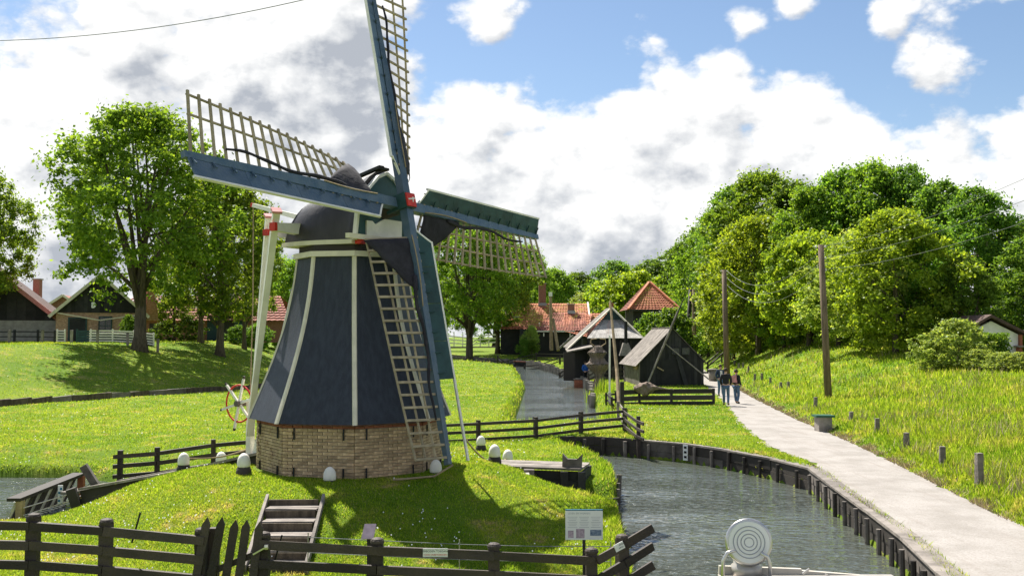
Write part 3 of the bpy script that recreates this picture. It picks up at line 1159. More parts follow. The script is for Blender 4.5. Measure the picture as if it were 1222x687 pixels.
    # windshaft and poll
    part('windshaft', 'wood_dark', root, lambda m_: m_.tube([HUB - N_ * 0.2, HUB - N_ * 1.7], [0.19, 0.22], 12), True)
    poll = part('poll_end', 'sail_green', root, lambda m_: m_.beam(HUB - N_ * 0.30, HUB + N_ * 0.24, 0.32, 0.32, up=V_))
    part('poll_face', 'red_paint', poll, lambda m_: m_.beam(HUB + N_ * 0.24, HUB + N_ * 0.275, 0.28, 0.28, up=V_))
    part('poll_star', 'white_paint', poll, lambda m_: m_.beam(HUB + N_ * 0.276 - H_ * 0.10, HUB + N_ * 0.276 + H_ * 0.13 + V_ * 0.04, 0.03, 0.02, up=N_).beam(HUB + N_ * 0.279 - V_ * 0.05 + H_ * 0.03, HUB + N_ * 0.279 + V_ * 0.06 + H_ * 0.05, 0.025, 0.02, up=N_))

    RS = 5.40
    right = (H_ * math.cos(PHI) + V_ * math.sin(PHI)).normalized()
    up = (V_ * math.cos(PHI) - H_ * math.sin(PHI)).normalized()
    sails = [('left', -right, up, -0.08), ('up', up, right, 0.10), ('right', right, -up, -0.08), ('down', -up, -right, 0.10)]
    for nm, d, w0, off in sails:
        o = HUB + N_ * off
        stock = part('sail_stock', 'sail_blue', root, lambda m_: m_.beam(o + d * 0.0, o + d * 2.6, 0.205, 0.185, up=N_, w1=0.19, h1=0.165).beam(o + d * 2.6, o + d * (RS + 0.02), 0.19, 0.165, up=N_, w1=0.115, h1=0.105))

        def beta(r):
            t = (r - 0.75) / (RS - 0.75)
            return math.radians(31 - 37 * t ** 0.75)

        def wdir(r):
            b_ = beta(r)
            return w0 * math.cos(b_) - N_ * math.sin(b_)

        def width(r):
            t = (r - 0.75) / (RS - 0.75)
            return 0.95 + 0.13 * t
        # lattice bars
        nb = 19
        rs = [0.78 + (RS - 0.12 - 0.78) * i / (nb - 1) for i in range(nb)]
        lm = 'wood_tan' if nm in ('right', 'down') else 'wood_lattice'
        lm = 'wood_lattice'
        for r in rs:
            wd = wdir(r)
            part('lattice_bar', lm, stock, lambda m_: m_.beam(o + d * r - wd * 0.13 + N_ * 0.02, o + d * r + wd * (width(r) + 0.05) + N_ * 0.02, 0.034, 0.045, up=d))
        for frac in (0.36, 0.68, 1.0):
            if frac == 0.36:
                sel = rs
                if nm == 'left' or nm == 'up':
                    continue
            mb = MB()
            for r0, r1 in zip(rs[:-1], rs[1:]):
                q0 = o + d * r0 + wdir(r0) * width(r0) * frac - N_ * 0.02
                q1 = o + d * r1 + wdir(r1) * width(r1) * frac - N_ * 0.02
                mb.beam(q0, q1, 0.03, 0.035, up=N_)
            mb.build('lattice_rail', lm, stock)
        # leading boards
        bb = math.radians(21)
        bd = -(w0 * math.cos(bb) - N_ * math.sin(bb))
        bn = d.cross(bd).normalized()
        r_end = 3.75 if nm == 'down' else RS - 0.02
        bmat = {'left': 'sail_blue', 'up': 'sail_blue', 'right': 'sail_green', 'down': 'teal_paint'}[nm]
        WB = 0.45
        npl = 4
        for k in range(npl):
            r0 = 0.62 + (r_end - 0.62) * k / npl
            r1 = 0.62 + (r_end - 0.62) * (k + 1) / npl - 0.008
            p00 = o + d * r0 + bd * 0.05
            cut = 0.30 if k == 0 else 0.0
            ol = [p00, o + d * r1 + bd * 0.05, o + d * r1 + bd * WB, o + d * (r0 + cut) + bd * WB]
            if k == 0:
                ol = [p00 - d * 0.05, o + d * r1 + bd * 0.05, o + d * r1 + bd * WB, o + d * (r0 + 0.26) + bd * WB, o + d * (r0 + 0.16) + bd * WB * 0.82, o + d * (r0 + 0.10) + bd * WB * 0.5, o + d * (r0 + 0.02) + bd * WB * 0.25]
            part('leading_board', bmat, stock, lambda m_: m_.prism(ol, bn * 0.025))
        part('leading_edge', 'white_paint', stock, lambda m_: m_.beam(o + d * 0.86 + bd * (WB + 0.018), o + d * RS + bd * (WB + 0.018), 0.05, 0.042, up=bd))
        part('board_end', 'white_paint', stock, lambda m_: m_.beam(o + d * 0.57 + bd * 0.08 + bn * 0.013, o + d * 0.70 + bd * WB * 0.5 + bn * 0.013, 0.045, 0.036, up=d).beam(o + d * 0.70 + bd * WB * 0.5 + bn * 0.013, o + d * 0.88 + bd * WB + bn * 0.013, 0.045, 0.036, up=d))
        # bolts of the storm boards
        mb = MB()
        for r in np.arange(1.1, r_end, 0.42):
            mb.beam(o + d * r + bd * 0.06 + N_ * 0.03, o + d * r + bd * 0.20 + N_ * 0.085, 0.03, 0.025, up=d)
        set_props(mb.build('board_clamps', bmat, stock), kind='stuff')
        # furled cloth: a triangle near the hub and a roll along the stock
        rt = 2.05 if nm != 'down' else 1.9
        cl = MB()
        NA, NB_ = 9, 7
        for i in range(NA):
            f = i / (NA - 1)
            r = 0.80 + (rt - 0.80) * f
            span = width(r) * 0.97 * (1 - f) ** 0.85 + 0.06
            for j in range(NB_):
                e = j / (NB_ - 1)
                sag = 0.05 * math.sin(math.pi * e) * (1 - f) + 0.018 * math.sin(i * 2.1 + j * 1.7)
                cl.v.append(o + d * r + wdir(r) * (0.08 + span * e) + N_ * (0.06 + sag))
        for i in range(NA - 1):
            for j in range(NB_ - 1):
                a_ = i * NB_ + j
                cl.f.append((a_, a_ + 1, a_ + NB_ + 1, a_ + NB_))
        cloth = cl.build('sail_cloth', 'canvas', stock, True)
        sol = cloth.modifiers.new('thick', 'SOLIDIFY')
        sol.thickness = 0.012
        pts, rad = [], []
        for i in range(22):
            f = i / 21
            r = 1.6 + (RS - 0.85 - 1.6) * f
            pts.append(o + d * r + wdir(r) * (0.13 + 0.05 * math.sin(f * 9.5) + 0.12 * f) + N_ * (0.08 + 0.012 * math.sin(f * 23)))
            rad.append(0.036 * (1 - 0.6 * f) * (1 + 0.2 * math.sin(f * 30)) + 0.008)
        part('furled_cloth', 'canvas', stock, lambda m_: m_.tube(pts, rad, 7), True)
        pts = []
        for i in range(14):
            f = i / 13
            r = 0.75 + 1.5 * f
            pts.append(o + d * r + wdir(r) * (0.10 - 0.04 * math.sin(f * math.pi)) + N_ * (0.15 - 0.03 * f))
        part('sail_rope', 'rope', stock, lambda m_: m_.tube(pts, 0.013, 5), True)

    # tail: two cross beams, four braces, tail pole, brake lever, capstan wheel
    foot = ax - NH * 2.9
    for s, L, z, hh in ((-0.6, 1.68, 5.70, 0.25), (-1.28, 1.22, 5.66, 0.20)):
        bm = part('cross_beam', 'white_paint', root, lambda m_: m_.beam(cp(s, -L, z), cp(s, -0.4, z + 0.02), 0.16, hh * 0.65, w1=0.2, h1=hh * 1.2).beam(cp(s, -0.4, z + 0.02), cp(s, 0.4, z + 0.02), 0.2, hh * 1.2).beam(cp(s, 0.4, z + 0.02), cp(s, L, z), 0.2, hh * 1.2, w1=0.16, h1=hh * 0.65))
        for e in (-1, 1):
            part('beam_tip', 'red_paint', bm, lambda m_: m_.beam(cp(s, e * L, z), cp(s, e * (L + 0.07), z), 0.165, hh * 0.66))
            topp = cp(s, e * (L - 0.10), z)
            ft = foot - NH * (0.12 * (s + 1)) + H_ * (e * 0.16) + Vector((0, 0, 1.25))
            dd = (topp - ft).normalized()
            br = part('tail_brace', 'white_paint', root, lambda m_: m_.beam(ft, topp + dd * 0.36 - NH * 0.12, 0.11, 0.11, w1=0.14, h1=0.14))
            part('brace_cap', 'backpack_pink', br, lambda m_: m_.beam(topp + dd * 0.36 - NH * 0.12, topp + dd * 0.41 - NH * 0.12, 0.20, 0.20))
    part('tail_pole', 'white_paint', root, lambda m_: m_.beam(foot + Vector((0, 0, 0.55)), cp(-1.2, 0, 5.75), 0.17, 0.17, w1=0.2, h1=0.2))
    tip = ax - NH * 2.95 + Vector((0, 0, 6.48)) - H_ * 0.1
    lev = part('brake_lever', 'white_paint', root, lambda m_: m_.beam(tip, cp(-0.9, -0.05, 5.95), 0.08, 0.085, w1=0.1, h1=0.12))
    part('lever_tip', 'red_paint', lev, lambda m_: m_.beam(tip, tip - (cp(-0.9, 0, 5.95) - tip).normalized() * 0.05, 0.085, 0.09))
    part('brake_rope', 'rope', lev, lambda m_: m_.tube([tip + Vector((0, 0, -0.02)), tip + Vector((0.02, 0, -2.2)), tip + Vector((-0.02, 0, -4.6))], 0.014, 5))
    wc = foot - NH * 0.30 - H_ * 0.22 + Vector((0, 0, 1.95))
    part('capstan_post', 'white_paint', root, lambda m_: m_.box(foot - NH * 0.16 + Vector((0, 0, 1.25)), (0.14, 0.14, 1.6), YAW))
    ringp = [wc + (NH * math.cos(t_ * 2 * math.pi / 24) + UPZ * math.sin(t_ * 2 * math.pi / 24)) * 0.42 for t_ in range(25)]
    wh = part('capstan_wheel', 'red_paint', root, lambda m_: m_.tube(ringp, 0.022, 6, False), True)
    for k in range(6):
        t_ = k * math.pi / 3 + 0.28
        e = NH * math.cos(t_) + UPZ * math.sin(t_)
        sp = part('spoke', 'white_paint', wh, lambda m_: m_.beam(wc, wc + e * 0.58, 0.05, 0.045, up=H_))
        part('handle', 'wood_dark', wh, lambda m_: m_.beam(wc + e * 0.58, wc + e * 0.64, 0.045, 0.04, up=H_))
    part('capstan_axle', 'wood_weathered', wh, lambda m_: m_.tube([wc - H_ * 0.1, wc + H_ * 0.5], 0.07, 8))
    return root


PICK = set()


def choose_bricks():
    """the bricks that show largest: the three faces towards the viewer, lower courses first"""
    return set(range(300))


PICK = choose_bricks()
windmill()

# ------------------------------------------------------------------ fences


def fence(name, label, pts, zt, rails, post, rail, mat='wood_fence', cap=None, group=None, zbot=None, ext=0.08, posts=None, side=1, rail_mat=None, cat='fence'):
    """pts: (x, y) posts; zt: top height at every post; rails: distances below the top of the rails' centres"""
    base = (pts[0][0], pts[0][1], zg1(*pts[0]))
    root = thing(name, base, label, cat, group)
    n = len(pts)
    for i, (x, y) in enumerate(pts):
        if posts is not None and i not in posts:
            continue
        zb = (zg1(x, y) - 0.15) if zbot is None else zbot
        a = math.atan2(pts[min(i + 1, n - 1)][1] - pts[max(i - 1, 0)][1], pts[min(i + 1, n - 1)][0] - pts[max(i - 1, 0)][0])
        ht = zt[i] + post[2]
        lean = (random.uniform(-0.012, 0.012), random.uniform(-0.012, 0.012))
        po = part('post', mat, root, lambda m_: m_.beam((x, y, zb), (x + lean[0], y + lean[1], ht), post[0], post[1], up=(math.cos(a + math.pi / 2), math.sin(a + math.pi / 2), 0), jit=0.004))
        if cap:
            part('post_cap', cap, po, lambda m_: m_.lathe((x + lean[0], y + lean[1], ht), [(post[0] * 0.62, 0), (post[0] * 0.62, 0.03), (post[0] * 0.5, 0.055), (post[0] * 0.2, 0.07)], 10))
    for i in range(n - 1):
        p, q = Vector((*pts[i], 0)), Vector((*pts[i + 1], 0))
        d = (q - p).normalized()
        s = Vector((-d.y, d.x, 0)) * side
        off = s * (-(post[1] / 2 + rail[0] / 2 - 0.005))
        e0 = ext if i == 0 else -0.003
        e1 = ext if i == n - 2 else -0.003
        for r in rails:
            z0, z1 = zt[i] - r, zt[i + 1] - r
            dz = (z1 - z0) / (q - p).length
            part('rail', rail_mat or mat, root, lambda m_: m_.beam(p + off - d * e0 + Vector((0, 0, z0 - dz * e0)), q + off + d * e1 + Vector((0, 0, z1 + dz * e1)), rail[0], rail[1], jit=0.006))
    return root


# foreground fence: left of the gate, right of the gate, and the wing over the water
FY = 13.5


def on_fence(px, py):
    p = A(px, py, FY)
    return (p.x, p.y), p.z


def fl(pix, name, label, ext=0.1, **kw):
    pts, zt = [], []
    for px, py in pix:
        q, z = on_fence(px, py)
        pts.append(q)
        zt.append(z)
    return fence(name, label, pts, zt, (0.0, 0.255, 0.51), (0.15, 0.13, 0.09), (0.045, 0.115), cap='wood_fence', ext=ext, **kw)


fl([(-50, 624), (39, 626), (126, 632), (241, 643)], 'timber_fence', 'dark three-rail timber fence running from the left edge to the picket gate', ext=0.05)
fl([(315, 648), (451, 655), (590, 661), (706, 667)], 'timber_fence', 'dark three-rail timber fence right of the picket gate carrying a small notice', ext=0.04)
w0 = A(708, 667, FY)
w1 = A(743, 648, 13.62)
w2 = A(776, 628, 13.75)
wing = fence('timber_fence', 'short slanting fence wing of three rails ending over the pond', [(w0.x + 0.02, w0.y), (w1.x, w1.y), (w2.x, w2.y)], [w0.z, w1.z, w2.z], (0.0, 0.25, 0.50), (0.15, 0.13, 0.06), (0.045, 0.115), cap='wood_fence', posts=[1], ext=0.0, zbot=-0.9)

# picket gate, standing open and leaning
gb = A(253, 640, 13.55)
gate = thing('picket_gate', (gb.x, gb.y, gb.z - 0.9), 'leaning picket gate of five pointed boards in the foreground fence', 'gate')
for (tx, ty), bx in zip(((247, 617), (264.5, 617), (280.6, 620), (294, 620), (309.6, 622)), (231, 249, 267, 283, 300)):
    t_ = A(tx, ty, 13.40)
    b_ = A(bx, 700, 13.40)
    d = (t_ - b_).normalized()
    s = Vector((1, 0, 0))
    wd = 0.055
    ol = [b_ - s * wd, b_ + s * wd, t_ + s * wd - d * 0.10, t_, t_ - s * wd - d * 0.10]
    part('picket', 'wood_fence', gate, lambda m_: m_.prism([p + Vector((0, 0.012, 0)) for p in ol], (0, 0.03, 0)))
part('brace', 'wood_fence', gate, lambda m_: m_.beam(A(232, 690, 13.47), A(318, 655, 13.47), 0.03, 0.08))
part('gate_post', 'wood_fence', gate, lambda m_: m_.box((gb.x, 13.66, gb.z - 0.45), (0.12, 0.12, 1.1)))
part('latch', 'steel', gate, lambda m_: m_.beam(A(302, 661, 13.37), A(318, 652, 13.37), 0.02, 0.02).lathe(A(318, 652, 13.37), [(0.03, -0.03), (0.035, 0.0), (0.03, 0.03)], 8))

# middle fence on the dam
mpts = [(-3.6, 31.6), (-2.4, 32.2), (-1.1, 32.8), (0.8, 33.7), (2.4, 34.95), (4.05, 36.0)]
fence('dam_fence', 'dark three-rail fence across the dam between mill and hut', mpts, [0.62, 0.62, 0.63, 0.66, 0.74, 0.80], (0.02, 0.27, 0.53), (0.12, 0.12, 0.10), (0.04, 0.095), ext=0.05)
fence('dam_fence', 'short fence arm with a tall post standing against the pond wall', [(4.08, 35.85), (4.2, 33.2), (4.35, 32.6)], [0.80, 0.70, 0.66], (0.04, 0.29, 0.54), (0.12, 0.12, 0.12), (0.04, 0.095), posts=[1], ext=0.02, zbot=-0.9)
fence('dam_fence', 'grey weathered fence arm leading back to the reeds', [(4.0, 36.2), (4.3, 40.5)], [0.80, 0.75], (0.06, 0.30, 0.54), (0.11, 0.11, 0.08), (0.04, 0.09), mat='wood_grey', posts=[1], ext=0.0)
# fence behind the gutter left of the mill
fence('gutter_fence', 'low three-rail fence behind the wooden gutter left of the mill', [(-9.85, 25.2), (-8.95, 25.3), (-7.65, 25.7), (-6.2, 26.2), (-5.0, 26.7)], [0.50, 0.56, 0.72, 0.82, 0.86], (0.03, 0.27, 0.52), (0.12, 0.12, 0.12), (0.045, 0.10), ext=0.15)
# hut fence
hf = [(5.3, 50.3), (6.4, 50.2), (8.0, 50.2), (10.1, 50.1)]
fence('hut_fence', 'wide black board fence in front of the tarred hut', hf, [0.70, 0.76, 0.78, 0.80], (0.08, 0.40, 0.70), (0.13, 0.13, 0.05), (0.05, 0.23), mat='wood_dark', ext=0.03)
fence('hut_fence', 'low two-rail fence by the masts left of the hut fence', [(4.7, 47), (4.75, 50.4), (5.25, 50.5)], [0.55, 0.55, 0.6], (0.05, 0.32), (0.10, 0.10, 0.06), (0.04, 0.10), mat='wood_dark', ext=0.0)


def simple_fence(label, pix_pts, Yv, ztop, rails, mat='wood_dark', group=None, sz=0.14, name='meadow_fence', rail=(0.06, 0.12)):
    pts = [((px - 611) / FPX * Y, Y) for px, Y in zip(pix_pts, Yv)]
    zt = [zg1(*p) + ztop for p in pts]
    return fence(name, label, pts, zt, rails, (sz, sz, 0.1), rail, mat=mat, ext=0.1, group=group)


simple_fence('long black rail fence beyond the canal in front of the red-roofed barn', [525, 560, 600, 640, 680, 712], [136, 136, 135, 134, 132, 130], 1.0, (0.1, 0.45, 0.8))
simple_fence('lower black rail fence nearer the canal bend', [594, 610, 626, 645, 668, 690], [121, 121, 120, 119, 118, 117], 0.9, (0.08, 0.5), sz=0.18)
simple_fence('short dark rail fence at the canal edge by the smokehouse', [668, 676, 686], [96, 95, 94], 0.9, (0.08, 0.45, 0.8))

# ------------------------------------------------------------------ timber revetments


def revetment(name, label, pts, ztop, depth, post_step, post_r, mat='wood_dark', cap=True, inner=1):
    root = thing(name, (pts[0][0], pts[0][1], WATER_Z), label, 'revetment')
    for i in range(len(pts) - 1):
        p, q = Vector((*pts[i], 0)), Vector((*pts[i + 1], 0))
        d = (q - p).normalized()
        s = Vector((-d.y, d.x, 0)) * inner       # towards the water
        L = (q - p).length
        zt = ztop
        for k in range(3):
            h = depth / 3
            zc = zt - h * (k + 0.5)
            part('plank', 'wood_weathered' if (cap and random.random() < 0.5) else mat, root, lambda m_: m_.beam(p + s * (0.0 + random.uniform(0, 0.02)) + Vector((0, 0, zc)), q + s * (0.0 + random.uniform(0, 0.02)) + Vector((0, 0, zc)), 0.05, h - 0.012, jit=0.004))
        n = max(1, int(round(L / post_step)))
        for k in range(n):
            c = p + d * (L * (k + 0.5) / n) + s * (0.06 + post_r)
            ht = zt - 0.06 + random.uniform(-0.03, 0.05)
            part('post', 'wood_weathered' if random.random() < 0.6 else mat, root, lambda m_: m_.tube([(c.x, c.y, WATER_Z - 0.5), (c.x + random.uniform(-.02, .02), c.y, ht)], post_r, 8))
        if cap:
            part('cap_plank', 'wood_grey', root, lambda m_: m_.beam(p - s * 0.10 + Vector((0, 0, zt + 0.02)), q - s * 0.10 + Vector((0, 0, zt + 0.02)), 0.34, 0.05, jit=0.008))
    return root


revetment('pond_revetment', 'timber bank wall with posts curving along the path side of the pond', [(5.5, 6), (5.75, 9), (6.0, 12)] + POND[1:10], 0.0, 0.9, 0.95, 0.05, inner=1)
revetment('dam_revetment', 'dark plank bank wall under the fence on the dam', [(4.2, 33.4), (2.8, 34.3), (2.1, 34.25)], 0.05, 0.9, 0.8, 0.07, cap=False)
part_c = thing('culvert', (1.6, 34.0, WATER_Z), 'dark wooden culvert mouth opening into the pond beside the dam', 'culvert')
part('lintel', 'wood_dark', part_c, lambda m_: m_.beam((1.0, 33.75, -0.02), (2.12, 34.1, -0.02), 0.12, 0.2))
part('side_post', 'wood_dark', part_c, lambda m_: m_.box((2.1, 34.0, -0.45), (0.14, 0.14, 0.9)))
part('side_post', 'wood_dark', part_c, lambda m_: m_.box((1.25, 33.8, -0.45), (0.14, 0.14, 0.9)))
part('opening', 'wood_black', part_c, lambda m_: m_.beam((1.3, 34.05, -0.4), (2.05, 34.3, -0.4), 0.06, 0.6))
# small bank wall under the mound corner
revetment('mound_revetment', 'low plank bank wall with posts at the mound corner in the pond', [(1.62, 22.35), (2.42, 22.75)], -0.16, 0.6, 0.27, 0.05, cap=False, inner=-1)
rt = thing('mooring_stakes', (2.6, 25, WATER_Z), 'row of short worn stakes edging the mound in the pond', 'stakes')
for x, y in ((2.62, 24.6), (2.72, 25.6), (2.80, 26.6), (2.7, 27.7), (2.5, 23.7), (2.2, 21.2), (2.2, 20.6), (2.15, 19.9), (2.05, 18.8)):
    part('stake', 'wood_weathered', rt, lambda m_: m_.tube([(x, y, -0.9), (x + random.uniform(-.04, .04), y, -0.12 + random.uniform(-.1, .08))], 0.05, 7))

# canal piles: a close row of round posts


def pile_row(name, label, pts, ztop, step, r):
    root = thing(name, (pts[0][0], pts[0][1], WATER_Z), label, 'piling')
    k = 0
    for i in range(len(pts) - 1):
        p, q = Vector((*pts[i], 0)), Vector((*pts[i + 1], 0))
        L = (q - p).length
        n = int(L / step)
        for j in range(n):
            c = p.lerp(q, j / n)
            part('pile', 'wood_grey', root, lambda m_: m_.tube([(c.x, c.y, WATER_Z - 0.6), (c.x + random.uniform(-.08, .08), c.y, ztop + random.uniform(-.12, .12))], r * random.uniform(0.8, 1.2), 6))
            k += 1
    return root


pile_row('canal_piling', 'row of grey wooden piles along the hut side of the canal', [(4.45, 56), (5.6, 70), (5.7, 87), (4.5, 107)], 0.12, 0.62, 0.16)
pile_row('canal_piling', 'row of grey piles lining the far bend of the canal', [(4.4, 108), (3.0, 125), (0.8, 135), (-3.2, 142), (-8, 157), (-14, 180)], 0.22, 1.0, 0.26)
dp_ = thing('ditch_edging', (-25, 49, 0), 'low dark board edging along the ditch below the left dyke', 'edging')
dpts = resample([(-33.5, 33.9), (-24.9, 49.4), (-21.2, 56.4), (-17.2, 63.2), (-15.1, 75), (-15.0, 100)], 60)
for (xa, ya), (xb, yb) in zip(dpts[:-1], dpts[1:]):
    zc_ = 0.5 * (zg1(xa + 0.9, ya - 0.5) + zg1(xb + 0.9, yb - 0.5))
    part('board', 'wood_weathered' if random.random() < 0.4 else 'bark', dp_, lambda m_: m_.beam((xa, ya, zc_ + 0.02 + random.uniform(-.05, .05)), (xb, yb, zc_ + 0.02 + random.uniform(-.05, .05)), 0.10, 0.5, jit=0.03))

# ------------------------------------------------------------------ egg-shaped bollards
EGGS = [(-7.98, 24.42, 'white egg-topped bollard farthest back beside the gutter, nearly hidden by another', 0.95), (-7.22, 22.05, 'white egg-topped bollard on a dark foot in front of the gutter', 1.0),
        (-7.02, 24.2, 'white egg-topped bollard on a dark foot beside the gutter fence', 1.0), (-5.29, 19.78, 'white egg-topped bollard left of the brick base', 1.0),
        (-3.46, 19.04, 'white egg bollard above the wooden steps', 0.95), (-1.52, 19.99, 'white egg bollard in the shade right of the brick base', 0.95),
        (-0.92, 29.7, 'white egg-topped bollard nearest the dam fence', 1.05), (-0.11, 26.18, 'white egg-topped bollard with a rope tied round it behind the plank walkway', 1.05), (-0.4, 22.97, 'white egg-topped bollard in front of the plank walkway', 1.05)]
proto = None
for x, y, lab, sc in EGGS:
    z = zg1(x, y)
    if proto is None:
        proto = thing('bollard', (x, y, z), lab, 'bollard', 'white egg bollards round the mill')
        proto.scale = (sc, sc, sc)
        part('foot', 'wood_dark', proto, lambda m_: m_.lathe((x, y, z), [(0.155, -0.15), (0.15, 0.06), (0.125, 0.14), (0.11, 0.15)], 14), True)
        part('egg', 'white_paint', proto, lambda m_: m_.lathe((x, y, z), [(0.11, 0.135), (0.128, 0.17), (0.13, 0.23), (0.118, 0.30), (0.092, 0.36), (0.05, 0.40), (0.005, 0.415)], 16), True)
    else:
        copy_tree(proto, (x, y, z - (0.12 if y in (19.04, 19.99) else 0.0)), random.uniform(0, 3), (sc, sc, sc), lab)

# ------------------------------------------------------------------ mooring ropes
r1 = MB()
pts = [(-1.15, 19.55, 0.95), (-1.5, 19.35, 0.80), (-2.0, 19.05, 0.75), (-2.25, 18.95, 0.72)]
pts = [(x, y, zg1(x, y) + (0.25 if i == 0 else 0.05)) for i, (x, y, z) in enumerate(pts)]
set_props(r1.tube(pts, 0.022, 6).build('rope', 'rope', base=pts[0], smooth=True), 'thick rope trailing from the sail tip over the grass at the brick base', 'rope')
pts = []
for i in range(12):
    f = i / 11
    p = Vector((-0.14, 26.1, zg1(-0.14, 26.1) + 0.18)).lerp(Vector((-1.1, 22.4, zg1(-1.1, 22.4) + 0.5)), f)
    pts.append(p + Vector((0, 0, -0.28 * math.sin(math.pi * f))))
set_props(MB().tube(pts, 0.022, 6).build('rope', 'rope', base=pts[0], smooth=True), 'slack rope from the roped bollard to the mill sail', 'rope')
pts = []
for i in range(12):
    f = i / 11
    p = Vector((-7.2, 22.1, zg1(-7.2, 22.1) + 0.28)).lerp(Vector((-5.5, 23.6, 1.25)), f)
    pts.append(p + Vector((0, 0, -0.22 * math.sin(math.pi * f))))
set_props(MB().tube(pts, 0.018, 6).build('rope', 'rope', base=pts[0], smooth=True), 'rope stretched from a bollard up to the tail of the mill', 'rope')

# ------------------------------------------------------------------ wooden steps in the mound
st = thing('garden_steps', (-3.7, 16.4, 0.2), 'wooden steps with worn treads cut into the mound', 'steps')
for k in range(6):
    f = k / 5
    y = 15.35 + 2.2 * f
    x0 = -4.0 - 0.24 * f
    x1 = -3.2 - 0.18 * f
    z = zg1((x0 + x1) / 2, y + 0.40) - 0.06
    part('riser', 'bark', st, lambda m_: m_.beam((x0, y, z - 0.05), (x1, y, z - 0.05), 0.05, 0.20, jit=0.006))
    if k < 5:
        part('tread', 'wood_grey', st, lambda m_: m_.beam((x0 - 0.02, y + 0.12, z + 0.055), (x1 + 0.01, y + 0.12, z + 0.055), 0.20, 0.03, jit=0.010))
        part('tread', 'wood_grey', st, lambda m_: m_.beam((x0 - 0.02, y + 0.32, z + 0.05), (x1 + 0.01, y + 0.32, z + 0.05), 0.19, 0.03, jit=0.010))
for xa, xb in ((-4.06, -4.31), (-3.14, -3.32)):
    part('stringer', 'wood_grey', st, lambda m_: m_.beam((xa, 15.3, zg1(xa, 15.3) + 0.06), (xb, 17.72, zg1(xb, 17.72) + 0.07), 0.05, 0.12))

# ------------------------------------------------------------------ sluice walkway right of the mill
wk = thing('sluice_walkway', (0.2, 24.0, 0.3), 'long plank walkway over the dark timber sluice by the pond', 'walkway')
wa, wb = Vector((-1.75, 24.35, 0.38)), Vector((1.62, 23.42, 0.38))
dw = (wb - wa).normalized()
sw = Vector((-dw.y, dw.x, 0))
for k in range(4):
    o_ = sw * (0.05 + 0.29 * k)
    part('plank', 'wood_grey', wk, lambda m_: m_.beam(wa + o_, wb + o_, 0.275, 0.05, jit=0.008))
for k, zz_ in enumerate((0.22, 0.0, -0.22, -0.44)):
    part('wall_plank', 'wood_black', wk, lambda m_: m_.beam(Vector((0.40, 23.75, zz_)), Vector((1.60, 23.42, zz_)), 0.06, 0.205, jit=0.004))
    part('wall_plank', 'wood_black', wk, lambda m_: m_.beam(Vector((1.63, 23.42, zz_)), Vector((1.92, 24.6, zz_)), 0.06, 0.205, jit=0.004))
for x, y in ((1.22, 23.42), (1.62, 23.36), (0.42, 23.66)):
    part('wall_post', 'wood_black', wk, lambda m_: m_.box((x, y, -0.16), (0.17, 0.15, 0.98)))
part('carved_head', 'wood_weathered', wk, lambda m_: m_.prism([(1.18, 23.60, 0.41), (1.62, 23.48, 0.41), (1.64, 23.475, 0.72), (1.52, 23.51, 0.60), (1.30, 23.57, 0.60), (1.19, 23.60, 0.72)], (0.025, 0.10, 0)))
part('bearer', 'wood_weathered', wk, lambda m_: m_.box((0.40, 23.60, 0.30), (0.24, 0.3, 0.12)))
cs = thing('concrete_steps', (0.6, 22.9, 0.1), 'four small pale steps running down beside the sluice wall', 'steps')
for k in range(4):
    x, y = 0.25 + 0.26 * k, 23.2 - 0.22 * k
    part('step', 'concrete', cs, lambda m_: m_.box((x, y, 0.24 - 0.17 * k), (0.30, 0.34, 0.14), 0.1, 0.012))
for k in range(3):
    set_props(MB().box((0, 0, 0), (0.42 - 0.02 * k, 1.25, 0.05), -0.5, 0.01).build('loose_board', 'wood_tan' if k == 1 else 'wood_grey', base=(0.25 + 0.42 * k, 31.1 + 0.2 * k, zg1(0.25 + 0.42 * k, 31.1) + 0.05)),
              ('leftmost of the loose boards lying on the grass below the dam fence', 'middle of the loose boards lying on the grass below the dam fence', 'rightmost of the loose boards lying on the grass below the dam fence')[k], 'board', 'loose boards by the dam')

# ------------------------------------------------------------------ gutter left of the mill
gt = thing('wooden_gutter', (-7.5, 22, 0.2), 'long weathered wooden gutter wall running from the brick base to the inlet', 'gutter')
ga, gbv = Vector((-9.75, 22.75, 0.03)), Vector((-5.25, 21.35, 1.02))
gm = Vector((-7.4, 22.1, 0.50))
for p, q in ((ga, gm), (gm, gbv)):
    part('cap_plank', 'wood_grey', gt, lambda m_: m_.beam(p, q, 0.24, 0.05, jit=0.006))
    for k in range(3):
        dz = Vector((0, 0, -0.12 - 0.19 * k))
        part('wall_plank', 'wood_dark', gt, lambda m_: m_.beam(p + dz, q + dz, 0.06, 0.18, jit=0.005))
off = Vector((0.35, 1.25, 0.0))
for p, q in ((ga + off, gm + off), (gm + off, gbv + off * 0.8)):
    part('cap_plank', 'wood_grey', gt, lambda m_: m_.beam(p, q, 0.2, 0.05, jit=0.006))
    for k in range(3):
        dz = Vector((0, 0, -0.12 - 0.19 * k))
        part('wall_plank', 'wood_dark', gt, lambda m_: m_.beam(p + dz, q + dz, 0.06, 0.18, jit=0.005))
part('floor_board', 'wood_tan', gt, lambda m_: m_.beam(gm + off * 0.45 + Vector((0, 0, -0.22)), gbv + off * 0.4 + Vector((0, 0, -0.22)), 0.95, 0.05))
part('end_post', 'wood_dark', gt, lambda m_: m_.beam((-9.75, 22.7, -0.6), (-9.95, 22.65, 0.05), 0.22, 0.2))
part('end_post', 'wood_weathered', gt, lambda m_: m_.beam((-9.9, 24.2, -0.3), (-10.3, 24.1, 0.38), 0.24, 0.16))
